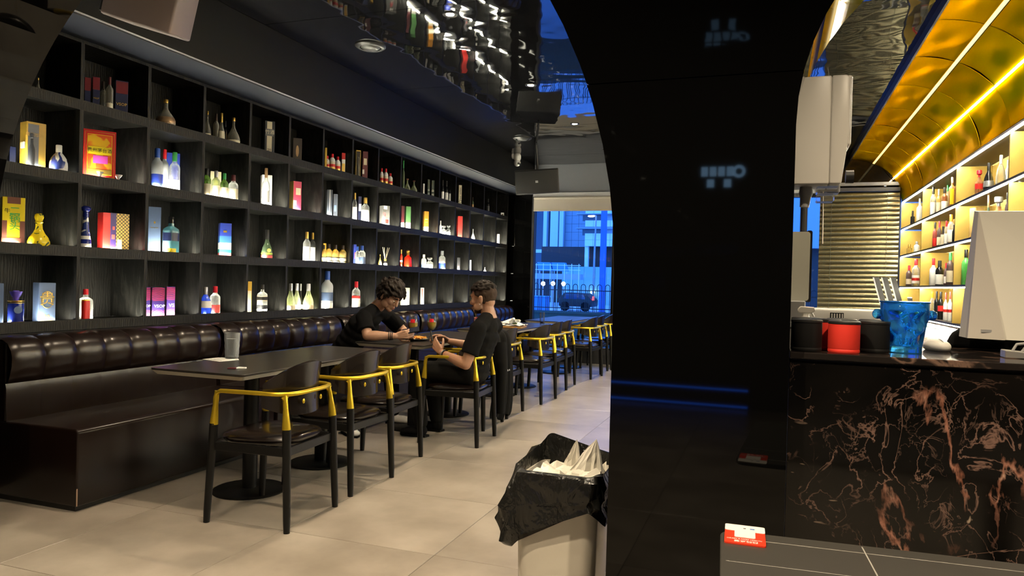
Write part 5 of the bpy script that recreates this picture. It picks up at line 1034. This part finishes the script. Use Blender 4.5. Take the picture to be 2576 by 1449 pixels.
# mouse, terminal, cable tray, dispenser etc.
t=thing('computer_mouse','white computer mouse beside the blue skull mug','mouse',(.425,2.25,CZ),R(12)); part('shell',MB().ell((0,0,.012),(.030,.052,.020),20,12),M_white,t); part('base',MB().ell((0,0,.006),(.029,.050,.006),20,6),M_grey,t); part('wheel_strip',MB().ell((0,-.014,.0205),(.004,.028,.0125),10,8),M_grey,t)
t=thing('pos_terminal','large white point of sale terminal seen from behind at the right edge','monitor',(.70,2.36,CZ),R(4)); 
M_t1=mat('terminal_white',(.72,.70,.62),.4)
q=Vector
b=MB(); P0=[(-.165,0,.385),(.25,-.02,.385),(.25,-.055,.03),(-.195,-.045,.035)]; P1=[(-.165,.035,.39),(.25,.035,.39),(.25,.03,.03),(-.195,.03,.035)]
b.add(P0+P1,[(0,1,2),(0,2,3),(4,7,6,5),(0,4,5,1),(1,5,6,2),(2,6,7,3),(3,7,4,0)]); part('rear_shell',b,M_t1,t)
b=MB(); b.add([(-.165,0,.3852),(-.11,-.048,.0335),(-.195,-.0455,.035)],[(0,1,2)]); b.add([(-.164,-.0012,.385),(-.11,-.0592,.0335),(-.196,-.047,.035),(-.164,.004,.385),(-.11,-.03,.0335),(-.196,-.03,.035)],[(0,2,1),(3,4,5),(0,1,4,3),(1,2,5,4),(2,0,3,5)]); part('side_facet',b,mat('terminal_facet',(.50,.47,.42),.4),t)
part('screen',MB().obox((.03,.040,.21),(.19,0,0),(0,.004,.0),(0,0,.16)),M_black,t); part('stand',MB().prism([(-.06,-.02),(.12,-.02),(.14,.10),(-.08,.10)],0,.05).box(.0,.08,.0,.05,.05,.16),M_black,t,.004,1); part('label_plate',MB().box(-.165,-.140,-.0520,-.047,.052,.060),M_grey,t)
tag(part('cloth',(lambda m:m)(MB().prism([(-.06,0),(.12,0),(.13,.045),(.10,.075),(.02,.085),(-.045,.04)],0,.05,'y')),M_rubber,None,.012,3,loc=(.545,2.42,CZ)),'folded black cloth under the white terminal','cloth')
t=thing('cable_tray','silver clip with a coil of grey cables at the right end of the counter','cable',(.60,2.12,CZ)); part('clip',MB().prism([(-.055,0),(.05,0),(.05,.012),(-.055,.020)],-.022,.022,'y'),M_chrome,t,.002,1)
for k in range(3): part('cable',MB().tube([(-.04+.02*k,-.01,.012),(-.03+.03*k,-.015,.035+.012*k),(.01+.03*k,.0,.040),(.06,.01*k,.03),(.16,.02*k-.01,.012)],.0035,8),M_grey,t)
t=thing('soap_dispenser','white wall dispenser with clear spouts on the side of the pillar','dispenser',(.046,2.15,1.53))
part('back_shell',MB().box(0,.088,-.06,.06,0,.285),M_white,t,.004,2); part('cover',MB().prism([(.0885,0),(.118,.0),(.135,.14),(.135,.275),(.125,.285),(.0885,.285)],-.06,.06,'y'),M_white,t,.004,2); part('front_lip',MB().box(.124,.139,-.055,.055,.10,.285),M_white,t,.006,2)
part('nozzle',MB().tube([(.035,0,0),(.035,0,-.018),(.034,0,-.030),(.032,0,-.055)],[.016,.018,.014,.012],14),M_grey,t); part('drip_cup',MB().box(.06,.118,-.03,.03,-.020,-.001),PAL['acryl'],t,.003,1); part('drip_cup',MB().box(.06,.105,-.028,.028,-.042,-.022),PAL['acryl'],t,.003,1); part('side_knob',MB().tube([(.135,.03,.03),(.155,.03,.03)],.018,16),M_black,t)
t=thing('tablet_screen','white rimmed tall screen standing behind the canisters, cut by the pillar','monitor',(.11,3.2,CZ),0); part('panel',MB().prism(rrect(-.12,.032,.11,.39,.012),-.012,.012,'y'),mat('lit_white_panel',(.78,.78,.66),.4),t); part('dark_rim',MB().prism(rrect(.018,.040,.105,.395,.008),-.010,.014,'y'),M_black,t); part('foot',MB().box(-.06,.02,-.05,.05,0,.11),M_grey,t,.004,1)
t=thing('spray_bottle','white trigger spray bottle head behind the canisters','bottle',(.125,3.0,CZ)); part('bottle',MB().lathe([(.03,0),(.032,.004),(.032,.03),(.012,.055),(.012,.065)],n=16),M_white,t); part('trigger_head',MB().prism([(-.025,.066),(.02,.066),(.035,.078),(.03,.09),(-.02,.092),(-.03,.08)],-.01,.01,'y'),M_white,t,.003,1); part('trigger',MB().tube([(.02,0,.07),(.028,0,.055),(.022,0,.045)],.004,6),M_white,t)
t=thing('appliance','low white appliance with a dark grille behind the canisters','appliance',(.30,3.62,CZ)); part('case',MB().box(-.22,.18,-.12,.12,0,.072),M_white,t,.006,2); part('grille',MB().box(-.055,.0,-.124,-.12,.012,.058),M_black,t)
for k in range(5): part('grille_bar',MB().box(-.050+k*.0105,-.045+k*.0105,-.1255,-.124,.016,.054),M_white,t)
tag(part('black_tub',MB().lathe([(1e-4,0),(.03,0),(.034,.01),(.034,.045),(.030,.055),(1e-4,.058)],n=20),M_black,None,loc=(.105,2.62,CZ)),'round black tub at the back left of the counter','tub')
tag(part('blue_box',MB().box(-.035,.035,-.05,.05,0,.05),PAL['steel'],None,.004,1,loc=(1.36,6.15,.921)),'little blue box on the back worktop behind the skull mug','box')
t=thing('leaning_board','black boards leaning against the end of the blind, white edged','board',(1.40,10.4,.921),R(10))
for k in range(3): part('board',MB().obox((-.08+k*.1,0,.26),(.035,0,.0),(0,.012,0),(-.07,0,.25)),M_black,t); part('white_edge',MB().obox((-.115+k*.1,-.014,.26),(.008,0,0),(0,.002,0),(-.07,0,.25)),M_grey,t)
t=thing('bar_tools','silver bar tools in a gold rack on the lowest bar shelf','bar tools',(1.76,10.6,.965)); part('rack',MB().box(-.1,.1,-.15,.15,0,.05),PAL['gold'],t,.004,1)
for k in range(4): part('tool',MB().tube([(-.04,-.1+k*.06,.04),(-.09,-.16+k*.07,.22)],.012,8),M_chrome,t)
# ---------------------------------------------------------------- the two men
def skin(nt,b):
    f=noise(nt,40,3); nt.links.new(ramp(nt,f,[(.3,tuple(c*.92 for c in SK)),(.7,SK)]),b.inputs['Base Color'])
SK=(.50,.285,.185); M_sk1=mat('skin_tone_man_on_bench',SK,.45,sss=.12,build=skin)
SK=(.44,.235,.145); M_sk2=mat('skin_tone_man_on_chair',SK,.45,sss=.12,build=skin)
M_hair=mat('black_hair',(.012,.008,.006),.6,spec=.2); M_hair2=mat('dark_hair',(.012,.008,.006),.6,spec=.2); M_fade=mat('shaved_fade_hair',(.045,.028,.020),.7,spec=.2); M_beard=mat('short_beard',(.075,.040,.027),.7,spec=.2)
M_shirt=mat('black_cotton',(.0055,.0055,.006),.9,spec=.12); M_trs=mat('black_trousers',(.006,.006,.006),.85,spec=.15); M_eye=mat('eye_white',(.7,.68,.64),.3); M_iris=mat('dark_iris',(.02,.012,.008),.2); M_lip=mat('lips',(.38,.16,.12),.5); M_shoe=mat('white_shoe',(.72,.70,.66),.6)
def frame(fwd,upv,pos):
    f=Vector(fwd).normalized(); u=Vector(upv); l=u.cross(f).normalized(); u=f.cross(l)
    M=Matrix((f,l,u)).transposed().to_4x4(); M.translation=pos; return M
def E(mb,M,c,r,rot=None):
    R3=M.to_3x3(); 
    if rot: R3=R3@rot
    mb.ell(M@Vector(c),r,16,12,R3)
def head(mb,M):
    E(mb,M,(-.012,0,.042),(.096,.076,.086)); E(mb,M,(.030,0,.0),(.062,.066,.075)); E(mb,M,(.032,0,-.040),(.055,.058,.055)); E(mb,M,(.050,0,-.078),(.036,.040,.028)); E(mb,M,(.070,0,-.092),(.018,.022,.015))
    E(mb,M,(.066,0,.040),(.030,.055,.022)); E(mb,M,(.074,.026,.026),(.014,.022,.007)); E(mb,M,(.074,-.026,.026),(.014,.022,.007))
    for s in (-1,1):
        E(mb,M,(.060,s*.042,-.015),(.026,.020,.022)); E(mb,M,(.030,s*.052,-.055),(.035,.014,.03))
        E(mb,M,(-.012,s*.080,-.004),(.018,.009,.033),Matrix.Rotation(s*.25,3,'Z')); E(mb,M,(-.018,s*.086,.012),(.016,.006,.017),Matrix.Rotation(s*.3,3,'Z')); E(mb,M,(-.006,s*.077,-.030),(.009,.006,.011))
        E(mb,M,(.094,s*.011,-.026),(.011,.008,.008))
    mb.tube([M@Vector(p) for p in ((.080,0,.030),(.093,0,.008),(.108,0,-.018),(.104,0,-.028))],[.008,.009,.012,.010],12)
    E(mb,M,(.106,0,-.022),(.012,.011,.010))
    E(mb,M,(.086,0,-.048),(.014,.022,.008)); E(mb,M,(.084,0,-.062),(.015,.021,.008)); E(mb,M,(.080,0,-.085),(.013,.018,.012))
def face_bits(root,M,lipm,hairm):
    for s in (-1,1):
        b=MB(); E(b,M,(.0815,s*.030,.007),(.011,.013,.0040)); part('eye',b,M_eye,root)
        b=MB(); E(b,M,(.0912,s*.031,.0070),(.003,.0058,.0042)); part('iris',b,M_iris,root)
        b=MB(); b.tube([M@Vector(p) for p in ((.0935,s*.010,.0305),(.0955,s*.026,.036),(.082,s*.046,.030))],[.0035,.0048,.0025],8); part('eyebrow',b,hairm,root)
    b=MB(); E(b,M,(.0975,0,-.0505),(.0045,.019,.0048)); E(b,M,(.0962,0,-.0600),(.0045,.017,.0052)); part('lips',b,lipm,root)
def hand(mb,w,d,nrm,curl,thumb,spread=.0,sc=1.0,th_in=.35):
    d=Vector(d).normalized(); n=Vector(nrm); n=(n-d*n.dot(d)).normalized(); s=d.cross(n)*thumb   # s points to the thumb side; n is where the palm faces
    w=Vector(w); L=.088*sc
    for k in range(4):
        o=(1.5-k)*.0195*sc; a=w+s*o*.55+d*.01; kn=w+s*o+d*(L-(.004 if k in(0,3) else 0)-(.008 if k==3 else 0))
        mb.tube([a,a.lerp(kn,.5),kn],[.0135*sc,.0125*sc,.0105*sc],10); mb.ell(kn,(.0106*sc,)*3,10,8)
        ln=[.040,.045,.042,.033][k]*sc; c=curl[k] if isinstance(curl,(list,tuple)) else curl; p=kn; ang=0; dd=d+s*spread*(1.5-k)*.18; rr=.0098*sc*(.88 if k==3 else 1)
        for q,fr in ((0,1),(1,.72),(2,.58)):
            ang+=c*(1 if q==0 else 1.15); v=(dd*math.cos(ang)+n*math.sin(ang)).normalized(); e=p+v*ln*fr
            mb.tube([p,p.lerp(e,.5),e],[rr,rr*.95,rr*.88],10); mb.ell(e,(rr*.88,)*3,10,8); p=e; rr*=.9
    p=w+s*.018*sc+d*.018*sc+n*.006; v=(d*.62+s*.75+n*.25).normalized(); r_=.0135*sc
    for q,ln in enumerate((.040,.034,.027)):
        e=p+v*ln*sc; mb.tube([p,p.lerp(e,.5),e],[r_,r_*.95,r_*.86],10); mb.ell(e,(r_*.86,)*3,10,8); p=e; r_*=.88; v=(v+d*.35+n*th_in-s*.28).normalized()
def person(label,loc,**k):
    t=thing('person',label,'person',loc); return t
def torso_pts(h,c,n,wh,wc,dp): pass
def V3(p): return Vector(p)
def build_man(t,o,J,skinm,shirt_extra=0):
    """J: joint dictionary in world metres; o: root location"""
    W=lambda p:V3(p)-V3(o)
    body=MB(); M=frame(J['face'],J['up'],W(J['head'])); head(body,M)
    nb=W(J['neck']); hd=M@Vector((-.022,0,-.040)); body.tube([nb-(hd-nb)*.35,nb,nb.lerp(hd,.6),hd],[.062,.057,.054,.046],16); E(body,M,(-.045,0,-.025),(.048,.054,.050)); E(body,M,(-.030,0,-.055),(.044,.050,.045))
    # torso core
    pv,ch=W(J['pelvis']),W(J['chest']); ax=(ch-pv).normalized(); side=(W(J['shL'])-W(J['shR'])).normalized(); fr=side.cross(ax).normalized()
    Rm=Matrix((fr,side,ax)).transposed()
    def tor(mb,g):
        for k in range(7):
            f=k/6; c=pv.lerp(ch,f); mb.ell(c,(.088+.014*f+g,.135+.028*f+g,.085),18,12,Rm)
        up_=(nb-ch); mb.ell(ch+up_*.45,(.080+g,.135+g,.075+g),18,12,Rm)
        for s in ('L','R'): mb.ell(W(J['sh'+s])*.985+ch*.015,(.052+g,.052+g,.052+g),14,10)
        for s in ('L','R'):
            a=nb+ax*-.02; b_=W(J['sh'+s]); mb.tube([a,a.lerp(b_,.5)+ax*.012,b_],[.050+g,.048+g,.046+g],14)
    tor(body,-.012)
    for s in ('L','R'):
        S_,E_,Wr=W(J['sh'+s]),W(J['el'+s]),W(J['wr'+s]); limb(body,[(*S_,.048),(*S_.lerp(E_,.35),.049),(*E_,.040)],14); limb(body,[(*E_,.040),(*E_.lerp(Wr,.3),.042),(*E_.lerp(Wr,.75),.031),(*Wr,.026)],14)
        hk=J['hand'+s]; hand(body,Wr+Vector(hk['d']).normalized()*.01,hk['d'],hk['n'],hk['curl'],hk['th'],hk.get('sp',0),hk.get('sc',.98))
        HP,KN,AN=W(J['hip'+s]),W(J['kn'+s]),W(J['an'+s]); limb(body,[(*HP,.075),(*KN,.052)],14); limb(body,[(*KN,.052),(*KN.lerp(AN,.3),.050),(*AN,.034)],14)
    body_o=remesh(body,'body',skinm,.0048,3,t)
    face_bits(t,M,M_lip,M_hair)
    sh=MB(); tor(sh,.012)
    for k in range(3): sh.ell(pv.lerp(ch,-.12+.1*k),(.118,.170,.07),18,12,Rm)
    for s in ('L','R'):
        S_,E_=W(J['sh'+s]),W(J['el'+s]); q=S_.lerp(E_,.72); limb(sh,[(*S_,.066),(*S_.lerp(E_,.4),.068)],16); sh.tube([S_.lerp(E_,.3),S_.lerp(E_,.5),q],[.066,.068,.070],18)
    def wr(co):
        n_=math.sin(co.z*58+co.x*23)*math.sin(co.y*41+co.x*37)*.0022; return co+Vector((n_,n_*.6,0))
    remesh(sh,'t_shirt',M_shirt,.0075,3,t,disp=wr)
    tr=MB()
    for s in ('L','R'):
        HP,KN,AN=W(J['hip'+s]),W(J['kn'+s]),W(J['an'+s]); limb(tr,[(*HP,.094),(*HP.lerp(KN,.5),.086),(*KN,.070)],16); limb(tr,[(*KN,.068),(*KN.lerp(AN,.4),.066),(*AN.lerp(KN,.06),.058)],16)
    tr.ell(pv+ax*-.02,(.115,.165,.095),18,12,Rm); tr.ell(W(J['hipL']).lerp(W(J['hipR']),.5),(.12,.15,.09),18,12)
    remesh(tr,'trousers',M_trs,.009,4,t)
    for s in ('L','R'):
        AN=W(J['an'+s]); f=Vector(J['toe'+s]); f.z=0; f.normalize(); Ms=frame(f,(0,0,1),(AN.x,AN.y,-o[2])); b=MB(); E(b,Ms,(.0,0,.052),(.055,.040,.050)); E(b,Ms,(.07,0,.040),(.085,.044,.036)); E(b,Ms,(.13,0,.032),(.055,.042,.026)); b2=remesh(b,'shoe',J.get('shoe',M_shoe),.007,3,t)
        part('sole',MB().prism([(Ms@Vector((x,y,0)))[:2] for x,y in ((-.06,-.03),(-.05,.03),(.06,.042),(.15,.038),(.185,0),(.15,-.038),(.06,-.042))],-o[2]+.0005,-o[2]+.018),M_rubber,b2)
    return M
def locks(mb,M,reg,nl,rad,flow,seed,ln=.05,lift=.010,c0=(-.012,0,.042),rr0=(.098,.078,.089)):
    rr=random.Random(seed); k=0
    while k<nl:
        z=rr.uniform(-.75,1); a=rr.uniform(-math.pi,math.pi); q=math.sqrt(max(0,1-z*z)); p=Vector((c0[0]+rr0[0]*q*math.cos(a),c0[1]+rr0[1]*q*math.sin(a),c0[2]+rr0[2]*z))
        if not reg(p): continue
        k+=1; n=Vector(((p.x-c0[0])/rr0[0]**2,(p.y-c0[1])/rr0[1]**2,(p.z-c0[2])/rr0[2]**2)).normalized(); f=Vector(flow(p)); f=(f-n*f.dot(n)); f=f.normalized() if f.length>.01 else Vector((0,0,-1))
        s=f.cross(n); w=rr.uniform(-.5,.5); L=ln*rr.uniform(.7,1.3); h=lift*rr.uniform(.6,1.5)
        pts=[p-n*.004,p+n*h+f*L*.3,p+n*h*1.25+f*L*.65+s*w*L*.3,p+n*h*.7+f*L+s*w*L*.7]
        mb.tube([M@x for x in pts],[rad,rad*1.1,rad*.9,rad*.35],7)
# man on the bench
o=(-3.45,5.40,.43)
J=dict(head=(-2.985,5.385,1.105),face=(.80,-.16,-.58),up=(.5,0,.86),neck=(-3.115,5.40,1.005),pelvis=(-3.50,5.42,.545),chest=(-3.235,5.41,.86),
 shR=(-3.13,5.225,.925),shL=(-3.12,5.60,.925),elR=(-3.055,5.165,.787),wrR=(-2.845,5.235,.790),elL=(-2.98,5.66,.787),wrL=(-2.85,5.46,.790),
 handR=dict(d=(.85,.42,.16),n=(-.35,.75,.1),curl=[.45,.5,.55,.6],th=-1),handL=dict(d=(.75,-.55,.12),n=(-.3,-.8,-.1),curl=[.4,.45,.5,.55],th=1),
 hipL=(-3.48,5.52,.53),hipR=(-3.48,5.32,.53),knL=(-3.06,5.56,.51),knR=(-3.06,5.28,.51),anL=(-3.05,5.62,.09),anR=(-3.16,5.07,.09),toeL=(1,.1,0),toeR=(.75,-.5,0))
t=person('person with wavy dark hair in a black T-shirt leaning over a phone',o)
M=build_man(t,o,J,M_sk1)
hb=MB(); E(hb,M,(-.022,0,.054),(.094,.080,.086)); E(hb,M,(.018,0,.092),(.070,.066,.042))
locks(hb,M,lambda p:p.z>.078-.0*p.x if p.x>.045 else (p.z>.030 if p.x>.0 else p.z>-.035-.25*(p.x+.1)),360,.0085,lambda p:(1,.25*p.y/.08,-.25) if p.z>.06 else (-.3,0,-1),2,.055,.017)
remesh(hb,'hair',M_hair,.0055,1,t)
W=lambda p:V3(p)-V3(o)
for k,(f_,r_) in enumerate(((.80,.0335),(.86,.0320),(.92,.0305))):
    a,b_=W(J['elR']),W(J['wrR']); c=a.lerp(b_,f_); d_=(b_-a).normalized(); x=d_.orthogonal().normalized(); y=d_.cross(x); part('bracelet',MB().tube([c+(x*math.cos(R(q))+y*math.sin(R(q)))*r_ for q in range(0,360,20)],.0038,6,closed=True),M_black,t)
ph=thing('phone','black mobile phone in the hands of the man on the bench','phone',(-2.745,5.315,.835),R(18)); ph.rotation_euler=(R(28),R(-12),R(24)); part('case',MB().prism(rrect(-.070,.070,-.035,.035,.008),-.004,.004),M_black,ph); part('screen',MB().prism(rrect(-.066,.066,-.032,.032,.006),.0041,.0046),mat('phone_screen',(.02,.02,.03),.1,emit=(.4,.5,.7),es=.02),ph)
# man on the chair
o=(-2.24,5.30,.46)
J=dict(head=(-2.115,5.30,1.110),face=(-.985,.03,-.15),up=(-.10,0,1),neck=(-2.065,5.30,.985),pelvis=(-2.185,5.31,.56),chest=(-2.105,5.31,.83),
 shL=(-2.075,5.115,.890),shR=(-2.09,5.50,.890),elL=(-2.135,5.035,.625),wrL=(-2.375,5.125,.690),elR=(-2.24,5.58,.70),wrR=(-2.445,5.43,.755),
 handL=dict(d=(-.72,.22,.62),n=(.15,.95,-.1),curl=[.35,.45,.55,.6],th=-1),handR=dict(d=(-.8,-.25,.28),n=(-.25,-.75,-.5),curl=[.4,.5,.55,.6],th=1),
 hipL=(-2.19,5.20,.53),hipR=(-2.19,5.41,.53),knL=(-2.62,5.17,.545),knR=(-2.62,5.44,.545),anL=(-2.60,5.25,.09),anR=(-2.58,5.50,.09),toeL=(-1,0,0),toeR=(-1,.1,0),shoe=M_rubber)
t=person('person with faded hair and beard in a black T-shirt on an armchair',o)
M=build_man(t,o,J,M_sk2)
hb=MB(); E(hb,M,(-.016,0,.072),(.090,.072,.060))
locks(hb,M,lambda p:p.z>.082 if p.x>.02 else p.z>.062,330,.0062,lambda p:(.8,.4*p.y/.08,.25),8,.030,.010)
remesh(hb,'hair',M_hair2,.0055,1,t)
fd=MB(); locks(fd,M,lambda p:p.x<.035 and -.035-.3*max(0,-p.x)<p.z<.085 and not(p.z<.03 and p.x>.0),420,.0062,lambda p:(-.2,0,-1),5,.022,.0022); remesh(fd,'hair_fade',M_fade,.0055,3,t)
bd=MB(); E(bd,M,(.046,0,-.081),(.0395,.0435,.0285)); E(bd,M,(.034,0,-.064),(.038,.0600,.020)); E(bd,M,(.069,0,-.092),(.0205,.0245,.0165)); E(bd,M,(.092,0,-.041),(.009,.021,.005)); remesh(bd,'beard',M_beard,.0055,2,t)
W=lambda p:V3(p)-V3(o)
a,b_=W(J['elL']),W(J['wrL'])
for f_,r_ in ((.88,.0310),(.93,.0300)):
    c=a.lerp(b_,f_); d_=(b_-a).normalized(); x=d_.orthogonal().normalized(); y=d_.cross(x); part('bracelet',MB().tube([c+(x*math.cos(R(q))+y*math.sin(R(q)))*r_ for q in range(0,360,20)],.0035,6,closed=True),M_black if f_<.9 else M_chrome,t)
b=MB(); E(b,M,(-.004,.0865,-.038),(.004,.004,.004)); part('ear_stud',b,M_chrome,t)
tag(part('vape_pen',MB().tube([(0,0,0),(-.03,.03,.075)],[.006,.006],10),M_black,None,loc=(-2.478,5.165,.775)),'small black stick held up by the man on the armchair','pen')
